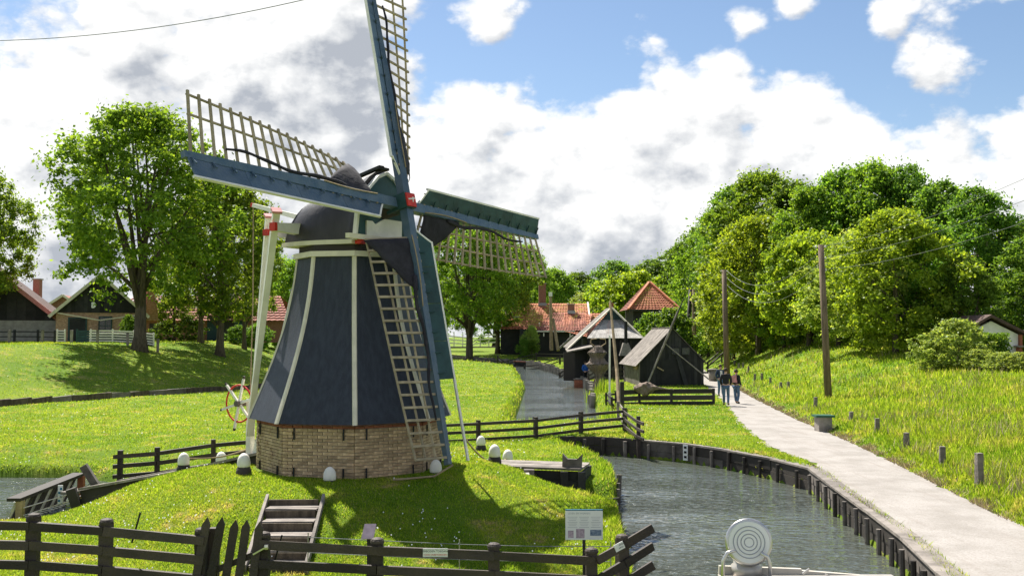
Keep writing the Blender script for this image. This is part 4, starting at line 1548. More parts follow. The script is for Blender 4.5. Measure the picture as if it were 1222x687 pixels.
part('sill', 'wood_grey', gt, lambda m_: m_.beam((-10.05, 22.6, -0.05), (-9.6, 23.9, -0.05), 0.3, 0.06))

# trash rack at the inlet
rk = thing('inlet_rack', (-10.75, 22, WATER_Z), 'slanting wooden trash rack with a broad rail over the inlet water', 'rack')
ra, rb = Vector((-10.72, 21.7, -0.03)), Vector((-10.70, 24.7, 0.08))
part('top_rail', 'wood_dark', rk, lambda m_: m_.beam(ra - Vector((0, .1, 0)), rb + Vector((0, .1, 0)), 0.30, 0.07))
for k in range(17):
    p = ra.lerp(rb, (k + 0.5) / 17)
    part('bar', 'wood_dark' if k % 3 else 'steel_dull', rk, lambda m_: m_.beam(p + Vector((0, 0, -0.04)), p + Vector((-0.42, 0, -0.95)), 0.035, 0.06))
for p in (ra, rb):
    part('rack_post', 'wood_tan' if p is ra else 'brick_red', rk, lambda m_: m_.box((p.x + 0.1, p.y, p.z - 0.4), (0.14, 0.14, 0.75)))
part('wire_guard', 'steel_dull', rk, lambda m_: m_.tube([(-10.5, 21.6, -0.2), (-10.1, 23.2, -0.12), (-10.2, 24.6, -0.05)], 0.012, 5).tube([(-10.5, 21.6, -0.36), (-10.1, 23.2, -0.28), (-10.2, 24.6, -0.2)], 0.012, 5))
gm_ = thing('water_gauge', (-10.3, 22.9, -0.4), 'small blue and white water gauge plate beside the inlet rack', 'gauge')
part('plate', 'sign_white', gm_, lambda m_: m_.box((-10.3, 22.9, -0.12), (0.11, 0.02, 0.42)))
for k in range(4):
    part('mark', 'sign_blue', gm_, lambda m_: m_.box((-10.3 + (0.02 if k % 2 else -0.02), 22.887, -0.26 + 0.09 * k), (0.05, 0.006, 0.05)))

gm2 = thing('water_gauge', (5.52, 31.98, -0.4), 'white water gauge plate with black marks on the pond wall', 'gauge')
part('plate', 'sign_white', gm2, lambda m_: m_.box((5.52, 31.9, -0.22), (0.17, 0.02, 0.5), -0.75))
for k in range(3):
    part('mark', 'jacket_black', gm2, lambda m_: m_.box((5.51, 31.883, -0.36 + 0.15 * k), (0.09, 0.012, 0.07), -0.75))

# ------------------------------------------------------------------ signs


def text_part(txt, name, mat, parent, pos, size, rx=math.pi / 2, rz=0.0):
    cu = bpy.data.curves.new(name, 'FONT')
    cu.body = txt
    cu.size = size
    cu.align_x = 'CENTER'
    cu.align_y = 'CENTER'
    cu.extrude = 0.0008
    tmp = bpy.data.objects.new(name + '_tmp', cu)
    col.objects.link(tmp)
    bpy.context.view_layer.update()
    me = bpy.data.meshes.new_from_object(tmp)
    bpy.data.objects.remove(tmp)
    me.materials.clear()
    me.materials.append(MATS[mat])
    o = bpy.data.objects.new(name, me)
    col.objects.link(o)
    o.parent = parent
    o.location = Vector(pos) - WLOC[parent.name]
    o.rotation_euler = (rx, 0, rz)
    return o


def plate(parent, c, s, rz, name, mat):
    return part(name, mat, parent, lambda m_: m_.box(c, s, rz))


sp = A(697, 626, 14.3)
isg = thing('information_sign', (sp.x, sp.y, zg1(sp.x, sp.y)), 'white information board with small pictures on a brown post', 'sign')
part('panel', 'sign_white', isg, lambda m_: m_.box(sp, (0.53, 0.025, 0.41)))
part('top_edge', 'sign_blue', isg, lambda m_: m_.box(sp + Vector((0, 0, 0.213)), (0.53, 0.03, 0.016)))
part('post', 'wood_dark', isg, lambda m_: m_.box((sp.x - 0.0, sp.y + 0.04, sp.z - 0.62), (0.04, 0.05, 1.25)))
text_part('LEVEN EN WERKEN', 'heading', 'sign_grey', isg, sp + Vector((-0.07, -0.0135, 0.165)), 0.036)
for r_ in range(7):
    for cidx in range(3):
        if r_ > 3 and cidx == 2:
            pass
        part('text_line', 'sign_grey', isg, lambda m_: m_.box(sp + Vector((-0.165 + 0.165 * cidx, -0.0133, 0.115 - 0.024 * r_)), (0.14 - 0.02 * ((r_ * 7 + cidx * 3) % 3), 0.002, 0.0045)))
part('picture', 'sign_photo_mauve', isg, lambda m_: m_.box(sp + Vector((-0.19, -0.0135, -0.125)), (0.08, 0.003, 0.10)))
part('picture', 'sign_photo_mauve', isg, lambda m_: m_.box(sp + Vector((-0.055, -0.0135, -0.115)), (0.12, 0.003, 0.13)))
part('picture', 'sign_photo_blue', isg, lambda m_: m_.box(sp + Vector((0.165, -0.0135, -0.105)), (0.16, 0.003, 0.085)))

np_ = A(519.5, 659.0, 13.386)
nt = thing('notice_plate', tuple(np_), 'small white notice plate screwed to the top fence rail', 'notice')
part('plate', 'sign_white', nt, lambda m_: m_.box(np_ + Vector((0, 0, 0)), (0.33, 0.008, 0.115)))
part('border', 'sign_grey', nt, lambda m_: m_.box(np_ + Vector((0, -0.0046, 0.052)), (0.325, 0.003, 0.006)).box(np_ + Vector((0, -0.0046, -0.052)), (0.325, 0.003, 0.006)))
text_part('VERBODEN TOEGANG', 'lettering', 'jacket_black', nt, np_ + Vector((0, -0.005, 0.020)), 0.036)
text_part('VOOR ONBEVOEGDEN', 'lettering', 'red_paint', nt, np_ + Vector((0, -0.005, -0.026)), 0.030)
np2 = w0.lerp(w1, 0.93) + Vector((-0.03, -0.125, 0.0))
nt2 = thing('notice_plate', tuple(np2), 'tilted white notice plate on the slanting fence wing', 'notice')
ang = math.atan2(w1.z - w0.z, w1.x - w0.x)
dws = (w1 - w0).normalized()
part('plate', 'sign_white', nt2, lambda m_: m_.beam(np2 - dws * 0.07, np2 + dws * 0.07, 0.008, 0.10))
tp = text_part('VERBODEN', 'lettering', 'jacket_black', nt2, np2 + Vector((0, -0.006, 0.02)), 0.026)
tp.rotation_euler = (math.pi / 2, -ang, 0)
tp = text_part('TOEGANG', 'lettering', 'jacket_black', nt2, np2 + Vector((0, -0.006, -0.02)), 0.026)
tp.rotation_euler = (math.pi / 2, -ang, 0)

sp2 = A(440, 633, 14.6)
ps = thing('reading_plate', (sp2.x, sp2.y, zg1(sp2.x, sp2.y)), 'small slanted mauve reading plate on a stake behind the fence', 'sign')
part('plate', 'sign_pink', ps, lambda m_: m_.add([sp2 + Vector((-0.10, -0.07, -0.10)), sp2 + Vector((0.075, -0.07, -0.10)), sp2 + Vector((0.10, 0.07, 0.09)), sp2 + Vector((-0.07, 0.07, 0.09)),
                                                  sp2 + Vector((-0.10, -0.045, -0.11)), sp2 + Vector((0.075, -0.045, -0.11)), sp2 + Vector((0.10, 0.09, 0.07)), sp2 + Vector((-0.07, 0.09, 0.07))],
                                                 [(0, 1, 2, 3), (7, 6, 5, 4), (0, 4, 5, 1), (1, 5, 6, 2), (2, 6, 7, 3), (3, 7, 4, 0)]))
part('stake', 'wood_dark', ps, lambda m_: m_.box((sp2.x, sp2.y + 0.06, sp2.z - 0.35), (0.06, 0.05, 0.62)))

# wire fence behind the rails
wf = thing('wire_fence', (-2.2, 15.2, 0), 'thin two-strand wire fence on slim stakes behind the foreground fence', 'fence')
for h in (0.32, 0.55):
    part('strand', 'wire', wf, lambda m_: m_.tube([(x, 15.3, zg1(x, 15.3) + h) for x in (-3.1, -2.0, -0.8, 0.4, 1.5)], 0.006, 4))
for x in (-3.1, -0.8, 1.5):
    part('stake', 'steel_dull', wf, lambda m_: m_.tube([(x, 15.3, zg1(x, 15.3) - 0.1), (x, 15.3, zg1(x, 15.3) + 0.62)], 0.009, 5))
for (px, py), lab in (((163, 625), 'thin black bar sticking up slantwise behind the left fence'), ((332, 652), 'thin black bar beside the gate latch')):
    p = A(px, py, 13.75)
    set_props(MB().beam(p - Vector((0.06, 0, 0.25)), p + Vector((0.05, 0, 0.16)), 0.02, 0.02).build('iron_bar', 'iron', base=p), lab, 'iron bar')

# ------------------------------------------------------------------ posts along the path
POSTS = [(1169, 585, .82), (1125, 562, .70), (1082, 540, .66), (1047, 522, .66), (1016, 509, .5), (973.5, 493, .72), (941, 472, .55), (932, 471, .55), (919.5, 466, .55), (909.5, 462, .7), (901, 461, .7), (893.5, 454, .65), (887, 450, .65), (882, 449, .6), (877, 446, .6), (872, 442, .6), (861, 437, .6), (855, 434, .6), (848, 431, .6)]
LABP = ['thickest path post nearest the right edge', 'second wooden path post from the right', 'third wooden path post from the right', 'fourth wooden path post from the right', 'short post in front of the green box', 'path post left of the tall pole']
protop = None
ORD = ['first', 'second', 'third', 'fourth', 'fifth', 'sixth', 'seventh', 'eighth', 'ninth', 'tenth', 'eleventh', 'twelfth', 'thirteenth']
for i, (px, py, hh) in enumerate(POSTS):
    p = G(px, py, 0.08)
    xr_ = float(np.interp(p.y, [q[1] for q in PATH_R], [q[0] for q in PATH_R]))
    x = max(p.x, xr_ + 0.3)
    z = zg1(x, p.y)
    lab = LABP[i] if i < len(LABP) else '%s small weathered path post counted from the tall pole into the distance' % ORD[i - len(LABP)]
    if protop is None:
        protop = thing('path_post', (x, p.y, z), lab, 'post', 'posts along the dyke side of the path')
        part('shaft', 'wood_weathered', protop, lambda m_: m_.box((x, p.y, z + 0.30), (0.15, 0.14, 0.8), 0.2, 0.012))
        part('pale_top', 'wood_grey', protop, lambda m_: m_.box((x, p.y, z + 0.712), (0.14, 0.13, 0.02), 0.2, 0.004))  # thin top slab in a paler wood than the shaft
    else:
        copy_tree(protop, (x, p.y, z), random.uniform(-.4, .4), (0.95, 0.95, hh), lab)
p = Vector((11.35, 36.5, 0))
p.z = zg1(p.x, p.y)
ub = thing('utility_box', tuple(p), 'small grey utility box with a green lid among the path posts', 'utility box')
p.z -= 0.12
part('cabinet', 'wood_grey', ub, lambda m_: m_.box(p + Vector((0, 0, 0.32)), (0.50, 0.42, 0.66), 0.1))
part('lid', 'bush_green_paint', ub, lambda m_: m_.prism([p + Vector(q) for q in ((-0.34, -0.3, 0.655), (0.34, -0.3, 0.655), (0.34, 0.3, 0.655), (-0.34, 0.3, 0.655))], (0, 0, 0.07)))

# ------------------------------------------------------------------ power poles and wires
def pole(label, base, top, r, mat='wood_pole', arms=True):
    root = thing('power_pole', base, label, 'pole', 'wooden poles along the path')
    part('shaft', mat, root, lambda m_: m_.tube([Vector(base) - Vector((0, 0, 0.4)), Vector(top)], [r * 1.1, r * 0.8], 10), True)
    if arms:
        for k in range(3):
            z = top[2] - 0.15 - 0.55 * k
            for sx in ((1,) if k != 0 else (1, -1)):
                br = part('bracket', 'iron', root, lambda m_: m_.beam((top[0], top[1], z), (top[0] + sx * 0.22, top[1], z), 0.03, 0.03))
                part('insulator', 'white_paint', br, lambda m_: m_.lathe((top[0] + sx * 0.22, top[1], z), [(0.03, 0), (0.05, 0.03), (0.035, 0.07), (0.05, 0.09), (0.02, 0.13)], 8))
    return root


P1b = (15.05, 47.5, zg1(15.05, 47.5))
P1t = tuple(A(979.5, 292, 47.4))
P2b = (16.6, 77, zg1(16.6, 77))
P2t = tuple(A(864, 322, 77))
P3b = (19.3, 105, zg1(19.3, 105))
P3t = tuple(A(827, 345, 105))
P4b = (18.6, 103, zg1(18.6, 103))
P4t = tuple(A(824, 345, 103))
P0b = (13.6, 17.5, zg1(13.6, 17.5))
P0t = (13.5, 17.5, 8.6)
pole('tall wooden power pole on the dyke slope, nearest and largest', P1b, P1t, 0.17)
pole('wooden power pole in the middle distance behind the three people', P2b, P2t, 0.22)
pole('pale upright wooden pole right of the dark strut behind the hut', P3b, P3t, 0.24, 'wood_tan')
pole('dark leaning pole strut behind the hut', (17.9, 103, zg1(17.9, 103)), P4t, 0.22, 'wood_dark', False)
pole('power pole beside the path beyond the right edge', P0b, P0t, 0.17)


def wire(label, a, b, sag, r=0.014, mat='wire'):
    a, b = Vector(a), Vector(b)
    pts = []
    for i in range(25):
        f = i / 24
        pts.append(a.lerp(b, f) - Vector((0, 0, 4 * sag * f * (1 - f))))
    o = MB().tube(pts, r, 5, True).build('overhead_wire', mat, base=a)
    set_props(o, label, 'wire', 'overhead wires')


names = ['top', 'middle', 'lowest']
for k in range(3):
    dz = Vector((0.22, 0, -0.05 - 0.55 * k))
    dzl = Vector((0.22, 0, -0.05 - 0.62 * k))
    wire('%s wire from the nearest pole towards the right edge' % names[k], Vector(P1t) + dz, Vector(P0t) + dzl, 0.55, 0.007)
    wire('%s wire between the nearest pole and the second pole' % names[k], Vector(P1t) + dz, Vector(P2t) + dz, 1.5, 0.010)
    wire('%s wire between the second pole and the far pair of poles' % names[k], Vector(P2t) + dz, Vector(P3t) + dz, 1.2, 0.014)
wire('thin dark cable crossing the sky at the upper left', A(-60, 49, 42), A(420, -14, 36), 0.55, 0.016)

# ------------------------------------------------------------------ buildings


def frame(c, rz):
    c = Vector(c)
    R = Matrix.Rotation(rz, 3, 'Z')
    return lambda x, y, z: c + R @ Vector((x, y, z))


def planked(parent, F, outline_fn, x0, x1, n, y, mat, thick=0.05, name='board'):
    """upright boards filling a wall or gable: outline_fn(x) -> (z0, z1)"""
    for k in range(n):
        a = x0 + (x1 - x0) * k / n
        b = x0 + (x1 - x0) * (k + 1) / n - 0.012
        za0, za1 = outline_fn(a)
        zb0, zb1 = outline_fn(b)
        dy = random.uniform(0, 0.025)
        mid = (a + b) / 2
        pts = [F(a, y - dy, za0), F(b, y - dy, zb0), F(b, y - dy, zb1)]
        if a < 0 < b:
            pts.append(F(0, y - dy, outline_fn(0)[1]))
        pts.append(F(a, y - dy, za1))
        part(name, mat, parent, lambda m_: m_.prism(pts, F(0, thick, 0) - F(0, 0, 0)))


def roof_boards(parent, F, eave, ridge, y0, y1, n, mat, name='roof_board', thick=0.04):
    """boards running from ridge to eave; eave / ridge are (x, z)"""
    for k in range(n):
        a = y0 + (y1 - y0) * k / n
        b = y0 + (y1 - y0) * (k + 1) / n - 0.015
        dz = 0.02 * (k % 2) + random.uniform(0, 0.012)
        pts = [F(eave[0], a, eave[1] + dz), F(eave[0], b, eave[1] + dz), F(ridge[0], b, ridge[1] + dz), F(ridge[0], a, ridge[1] + dz)]
        nrm = (pts[1] - pts[0]).cross(pts[3] - pts[0]).normalized()
        if nrm.z < 0:
            nrm = -nrm
        part(name, mat, parent, lambda m_: m_.prism(pts, nrm * thick))


# --- tarred hut beside the path
hut = thing('tarred_hut', (10.9, 68, 0), 'black tarred timber hut with a grey plank roof beside the path', 'hut')
F = frame((10.9, 68.0, 0.0), 0.06)
HW, HE, HR, HD = 2.2, 1.75, 3.95, 6.2


def hut_gable(x):
    return (-0.1, HE + (HR - HE) * (1 - abs(x) / HW))


part('core', 'wood_black', hut, lambda m_: m_.prism([F(-HW + .06, 0.08, -0.1), F(HW - .06, 0.08, -0.1), F(HW - .06, 0.08, HE - .05), F(0, 0.08, HR - .1), F(-HW + .06, 0.08, HE - .05)], F(0, HD - .1, 0) - F(0, 0, 0)))
planked(hut, F, hut_gable, -HW, HW, 20, 0.05, 'wood_black')
for k in range(26):
    y = HD * k / 26
    part('side_board', 'wood_weathered', hut, lambda m_: m_.box(F(-HW - 0.02 - random.uniform(0, .02), y + HD / 52, HE / 2 - 0.05), (0.05, HD / 26 - 0.02, HE + 0.1), 0.06))
roof_boards(hut, F, (-HW - 0.35, HE - 0.38), (0.0, HR + 0.02), -0.25, HD + 0.2, 26, 'wood_grey')
roof_boards(hut, F, (HW + 0.15, HE - 0.16), (0.02, HR + 0.02), -0.1, HD + 0.1, 20, 'wood_weathered')
part('ridge_cap', 'wood_weathered', hut, lambda m_: m_.beam(F(0, -0.25, HR + 0.09), F(0, HD + 0.2, HR + 0.09), 0.22, 0.05))
for x0 in (0.05, 0.75):
    wd_ = part('gable_window', 'glass_dark', hut, lambda m_: m_.box(F(x0 + 0.2, 0.0, 2.42), (0.5, 0.04, 0.42), 0.06))
    part('window_frame', 'wood_black', wd_, lambda m_: m_.box(F(x0 + 0.2, -0.03, 2.66), (0.6, 0.05, 0.06), 0.06).box(F(x0 + 0.2, -0.03, 2.19), (0.6, 0.05, 0.06), 0.06))
part('door', 'wood_black', hut, lambda m_: m_.box(F(0.2, -0.01, 0.95), (1.9, 0.06, 1.85), 0.06))
part('prop_board', 'wood_black', hut, lambda m_: m_.beam(F(0.95, -0.25, 0.0), F(0.35, -0.1, 2.2), 0.28, 0.06, up=(0, 1, 0)))
part('cleat', 'rope', hut, lambda m_: m_.beam(F(-1.05, -0.1, 1.35), F(-0.6, -0.12, 1.1), 0.08, 0.08))
for k in range(9):
    p = F(-HW - 0.12, 0.4 + k * 0.17, HE - 0.35 - 0.07 * (k % 3))
    part('drying_fish', 'wood_tan', hut, lambda m_: m_.box(p, (0.05, 0.13, 0.22), 0.06, 0.02))
# the A-shaped masts and stays that lean on the gable
tp_ = Vector(F(-0.05, -0.35, HR + 0.25))
ms = thing('leaning_masts', tuple(F(-1.9, -1.2, 0)), 'pair of pale spars crossed against the hut gable with a stay', 'spars')
part('spar', 'wood_grey', ms, lambda m_: m_.tube([F(-2.0, -1.0, 0), F(0.35, -0.3, HR + 1.2)], [0.07, 0.05], 7))
part('spar', 'wood_grey', ms, lambda m_: m_.tube([F(-1.8, -0.8, 0.4), F(0.05, -0.3, HR + 0.3)], [0.06, 0.05], 7))
part('spar_tip', 'wood_dark', ms, lambda m_: m_.tube([F(-0.1, -0.34, HR), F(0.75, -0.32, HR + 2.0)], [0.06, 0.04], 7))
part('stay', 'wood_grey', ms, lambda m_: m_.tube([F(-0.55, -0.4, 2.95), F(2.3, -0.9, 0.55)], [0.035, 0.045], 6))

# --- smokehouse behind
smk = thing('smokehouse', (8.2, 80, 0), 'dark smokehouse with pale grey boarded hip roof and a stove pipe', 'shed')
F = frame((8.25, 80.0, 0.0), 0.0)
part('wall', 'wood_black', smk, lambda m_: m_.box(F(0.1, 3.6, 1.6), (4.5, 7.0, 3.3)))
zr, ze = 5.75, 3.25
hipx = 2.25
# hip end of boards, gablet, side slopes
for k in range(24):
    f0, f1 = k / 24, (k + 1) / 24 - 0.003
    a0, a1 = -hipx + 2 * hipx * f0, -hipx + 2 * hipx * f1
    b0, b1 = -0.85 + 1.7 * f0, -0.85 + 1.7 * f1
    part('roof_board', 'wood_silver', smk, lambda m_: m_.prism([F(a0, -0.3, ze), F(a1, -0.3, ze), F(b1, 2.4, 4.75), F(b0, 2.4, 4.75)], (0, -0.02, 0.04)))
part('gablet', 'teal_paint', smk, lambda m_: m_.prism([F(-0.88, 2.42, 4.72), F(0.88, 2.42, 4.72), F(0, 2.42, zr)], (0, 0.06, 0)))
part('roof_slope', 'wood_weathered', smk, lambda m_: m_.prism([F(-3.75, -0.25, 2.45), F(-0.02, 2.35, zr), F(-0.02, 7.4, zr), F(-3.75, 7.4, 2.45)], (0, 0, 0.08)))
part('roof_slope', 'wood_weathered', smk, lambda m_: m_.prism([F(2.45, -0.25, 3.05), F(2.45, 7.4, 3.05), F(0.02, 7.4, zr), F(0.02, 2.35, zr)], (0, 0, 0.08)))
part('bargeboard', 'cream_paint', smk, lambda m_: m_.beam(F(-3.8, -0.36, 2.42), F(0.0, 2.32, zr + 0.04), 0.06, 0.11))
part('bargeboard', 'cream_paint', smk, lambda m_: m_.beam(F(2.5, -0.36, 3.0), F(0.0, 2.32, zr + 0.04), 0.07, 0.12))
part('finial', 'brick_red', smk, lambda m_: m_.box(F(0, 2.7, zr + 0.2), (0.35, 0.35, 0.5)))
part('stove_pipe', 'iron', smk, lambda m_: m_.tube([F(0.75, -1.2, 2.3), F(0.75, -1.2, 4.6)], 0.13, 8))
part('pipe_hood', 'wood_grey', smk, lambda m_: m_.prism([F(0.2, -1.6, 1.9), F(1.3, -1.6, 1.9), F(0.95, -1.3, 2.9), F(0.55, -1.3, 2.9)], (0, 0.8, 0)))
for k in range(6):
    part('post', 'wood_dark', smk, lambda m_: m_.box(F(-2.0 + 0.82 * k, -0.02, 1.5), (0.14, 0.12, 3.2)))
part('lean_to_roof', 'wood_grey', smk, lambda m_: m_.prism([F(-3.9, -1.6, 2.15), F(-1.9, -1.6, 2.55), F(-1.9, 1.4, 2.75), F(-3.9, 1.4, 2.35)], (0, 0, 0.09)))
part('lean_to_post', 'wood_dark', smk, lambda m_: m_.box(F(-3.75, -1.45, 1.05), (0.9, 0.16, 2.2)))
part('lean_to_post', 'wood_dark', smk, lambda m_: m_.box(F(-2.0, -1.45, 1.2), (0.16, 0.16, 2.5)))
part('back_wall', 'wood_black', smk, lambda m_: m_.box(F(-2.9, 1.3, 1.2), (1.9, 0.12, 2.3)))
bx_p = Vector((5.3, 77.5, zg1(5.3, 77.5)))
o_ = thing('fish_crate', tuple(bx_p), 'reddish wooden box standing in front of the smokehouse lean-to', 'box')
for k in range(3):
    part('slat', 'brick_red', o_, lambda m_: m_.box(bx_p + Vector((0, 0, 0.2 + 0.36 * k)), (0.95, 0.7, 0.33), 0, 0.01))
part('lid', 'wood_weathered', o_, lambda m_: m_.box(bx_p + Vector((0, 0, 1.14)), (1.05, 0.8, 0.06)))
o_ = thing('rain_barrel', (6.4, 77.3, zg1(6.4, 77.3)), 'grey wooden trough standing beside the reddish box', 'trough')
part('trough', 'wood_grey', o_, lambda m_: m_.box((6.45, 77.3, 0.45), (1.0, 0.6, 0.7), 0, 0.02))
part('rim', 'wood_weathered', o_, lambda m_: m_.box((6.45, 77.3, 0.83), (1.1, 0.7, 0.06)))
simple_fence('dark rail fence in the shade before the smokehouse', [702, 716, 732, 745], [74, 74, 74, 74], 1.0, (0.08, 0.4, 0.72))

# --- hanging fyke net and masts
nx_, ny_ = 5.45, 63.0
nz_ = zg1(nx_, ny_)
fn_ = thing('fyke_net', (nx_, ny_, nz_), 'brown fyke net hung from a hoop to dry by the canal', 'fishing net')
prof = [(0.34, 0.0), (0.30, 0.4), (0.24, 0.8), (0.25, 1.05), (0.42, 1.3), (0.60, 1.5), (0.68, 1.66), (0.66, 1.72), (0.52, 1.8), (0.44, 1.95), (0.36, 2.1), (0.44, 2.3), (0.52, 2.4), (0.48, 2.46), (0.32, 2.58), (0.25, 2.75), (0.12, 2.86)]
mb = MB().lathe((nx_, ny_, nz_), prof, 28)
for i, v_ in enumerate(mb.v):
    a_ = math.atan2(v_.y - ny_, v_.x - nx_)
    k_ = 1 + 0.16 * math.sin(a_ * 5 + v_.z * 2.1) + 0.10 * math.sin(a_ * 9 + v_.z * 5) + random.uniform(-0.05, 0.05)
    mb.v[i] = Vector((nx_ + (v_.x - nx_) * k_ + 0.06 * math.sin(v_.z * 2), ny_ + (v_.y - ny_) * k_, v_.z))
mb.build('net_bag', 'net', fn_, True)
for t in range(12):
    a_ = t * math.pi / 6 + 0.2
    part('net_cord', 'wood_weathered', fn_, lambda m_: m_.tube([(nx_ + math.cos(a_ + 0.12 * i) * (r_ * 1.12 + 0.02) + 0.06 * math.sin((nz_ + z_) * 2), ny_ + math.sin(a_ + 0.12 * i) * (r_ * 1.12 + 0.02), nz_ + z_) for i, (r_, z_) in enumerate(prof)], 0.018, 4))
for r_, z_ in ((0.70, 1.69), (0.53, 2.42)):
    part('hoop', 'wood_dark', fn_, lambda m_: m_.tube([(nx_ + r_ * math.cos(t * math.pi / 9), ny_ + r_ * math.sin(t * math.pi / 9), nz_ + z_) for t in range(19)], 0.03, 5, False))
for sx in (-1, 1):
    part('bow', 'wood_tan', fn_, lambda m_: m_.tube([(nx_ + sx * 0.1, ny_, nz_ + 2.75), (nx_ + sx * 0.48, ny_, nz_ + 3.0), (nx_ + sx * 0.45, ny_, nz_ + 3.25), (nx_ + sx * 0.1, ny_, nz_ + 3.3)], 0.03, 5))
m1 = thing('flag_mast', (5.2, 49.5, 0), 'thin white mast standing at the canal end of the hut fence', 'mast')
part('pole', 'white_paint', m1, lambda m_: m_.tube([(4.88, 50, -0.2), (4.9, 50, 3.5)], [0.05, 0.04], 7))
part('foot_clamp', 'steel_dull', m1, lambda m_: m_.box((4.88, 50, 0.5), (0.16, 0.14, 0.3)))
m2 = thing('drying_mast', (5.6, 49.4, 0), 'tall tan mast leaning slightly left of the hut', 'mast')
part('pole', 'wood_tan', m2, lambda m_: m_.tube([A(741, 508, 46), A(736, 440, 48), A(728, 359, 50)], [0.11, 0.085, 0.05], 8))
part('support_post', 'wood_dark', m2, lambda m_: m_.box((5.1, 46.3, 0.6), (0.18, 0.16, 1.5)))
# net bundle over the fence
nb = MB()
NPX = 34
prf = []
for i in range(NPX):
    f = i / (NPX - 1)
    x_ = -0.65 + 2.0 * f
    prf.append((max(0.02, 0.27 * math.exp(-((x_ + 0.1) / 0.42) ** 2) + 0.10 * (1 - f) + 0.07 * (1 - abs(2 * f - 1))), x_))
nb.lathe((0, 0, 0), prf, 20, axis=(1, 0, 0))
for i, v_ in enumerate(nb.v):
    a_ = math.atan2(v_.z, v_.y)
    k_ = 1 + 0.22 * math.sin(a_ * 4 + v_.x * 9) + 0.16 * math.sin(a_ * 7 - v_.x * 17) + random.uniform(-0.10, 0.10)
    nb.v[i] = Vector((v_.x, v_.y * k_, v_.z * k_ * 0.62 - 0.10 * abs(v_.x) + (-0.22 * max(0, 1 - abs(v_.x + 0.1) / 0.5) if v_.z < 0 else 0)))
nb.v = [v_ + Vector((6.75, 50.0, 0.92)) for v_ in nb.v]
nbo = nb.build('net_bundle', 'net', base=(6.75, 50, 0.9), smooth=True)
set_props(nbo, 'brown bundle of fishing net thrown over the hut fence', 'fishing net')


# --- tiled roof slope: ridged tile rows as real geometry, one part
def tile_slope(parent, p00, p10, p11, p01, rows, cols, mat='roof_tile', amp=0.07):
    """p00-p10 the eave, p01-p11 the ridge; pantile waves across, steps up the slope"""
    mb = MB()
    p00, p10, p11, p01 = map(Vector, (p00, p10, p11, p01))
    nrm = (p10 - p00).cross(p01 - p00).normalized()
    if nrm.z < 0:
        nrm = -nrm
    for r in range(rows):
        v0, v1 = r / rows, (r + 1) / rows
        k = len(mb.v)
        nc = cols * 3
        for c in range(nc + 1):
            u = c / nc
            wv = amp * (0.5 + 0.5 * math.sin(2 * math.pi * u * cols))
            a = p00.lerp(p10, u)
            b = p01.lerp(p11, u)
            mb.v.append(a.lerp(b, v0) + nrm * (wv + 0.09))
            mb.v.append(a.lerp(b, v1) + nrm * wv)
        for c in range(nc):
            a = k + c * 2
            mb.f.append((a, a + 2, a + 3, a + 1))
    o = mb.build('tiled_slope', mat, parent)
    set_props(o, kind='stuff')
    return o


# --- red-roofed farm beyond the canal
farm = thing('farmhouse', (6, 145, 0.5), 'long black barn with red tiled roofs and brick chimney beyond the canal', 'barn')
F = frame((0, 145, 0.0), 0.0)
part('wall', 'wood_black', farm, lambda m_: m_.box(F(6.0, 5.5, 2.3), (9.6, 10.5, 4.1)))
part('rear_wall', 'wood_black', farm, lambda m_: m_.box(F(5.2, 16, 2.6), (14.0, 10.5, 4.6)))
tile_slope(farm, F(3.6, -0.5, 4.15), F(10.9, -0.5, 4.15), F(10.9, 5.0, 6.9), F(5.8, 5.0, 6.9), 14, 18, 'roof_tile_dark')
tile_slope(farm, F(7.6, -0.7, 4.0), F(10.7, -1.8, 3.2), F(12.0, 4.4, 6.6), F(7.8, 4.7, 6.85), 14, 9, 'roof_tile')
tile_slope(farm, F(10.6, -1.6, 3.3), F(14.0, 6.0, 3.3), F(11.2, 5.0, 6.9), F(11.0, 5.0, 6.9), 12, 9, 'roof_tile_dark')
tile_slope(farm, F(-2.5, 9.5, 4.4), F(12.2, 9.5, 4.4), F(12.2, 16, 8.6), F(0.2, 16, 8.6), 18, 30, 'roof_tile')
tile_slope(farm, F(12.2, 9.5, 3.6), F(15.6, 10.0, 3.6), F(15.6, 15.5, 7.0), F(12.2, 15.5, 7.0), 12, 7, 'roof_tile')
part('gutter_board', 'white_paint', farm, lambda m_: m_.beam(F(3.5, -0.62, 4.08), F(9.1, -0.62, 4.08), 0.12, 0.18))
part('verge_board', 'white_paint', farm, lambda m_: m_.beam(F(12.25, 9.4, 4.6), F(12.25, 16, 8.8), 0.25, 0.2))
for x, y, zb, h, wv in ((4.9, 16, 7.9, 3.9, 1.15), (8.9, 5.0, 6.4, 1.7, 1.0)):
    ch = part('chimney', 'red_brick_wall', farm, lambda m_: m_.box(F(x, y, zb + h / 2), (wv, wv, h)))
    part('chimney_cap', 'concrete', ch, lambda m_: m_.box(F(x, y, zb + h + 0.06), (wv + 0.2, wv + 0.2, 0.16)))
    part('flashing', 'sign_grey', ch, lambda m_: m_.box(F(x, y - wv / 2 - 0.06, zb + 0.55), (wv + 0.2, 0.1, 0.5)))
sk = part('skylight', 'white_paint', farm, lambda m_: m_.box(F(0.7, 11.8, 6.1), (0.9, 0.3, 0.8)))
part('pane', 'glass_dark', sk, lambda m_: m_.box(F(0.7, 11.62, 6.1), (0.65, 0.06, 0.55)))
for x in (4.6, 6.2, 8.4):
    part('lantern', 'white_paint', farm, lambda m_: m_.box(F(x, -0.75, 3.6), (0.15, 0.15, 0.5)))
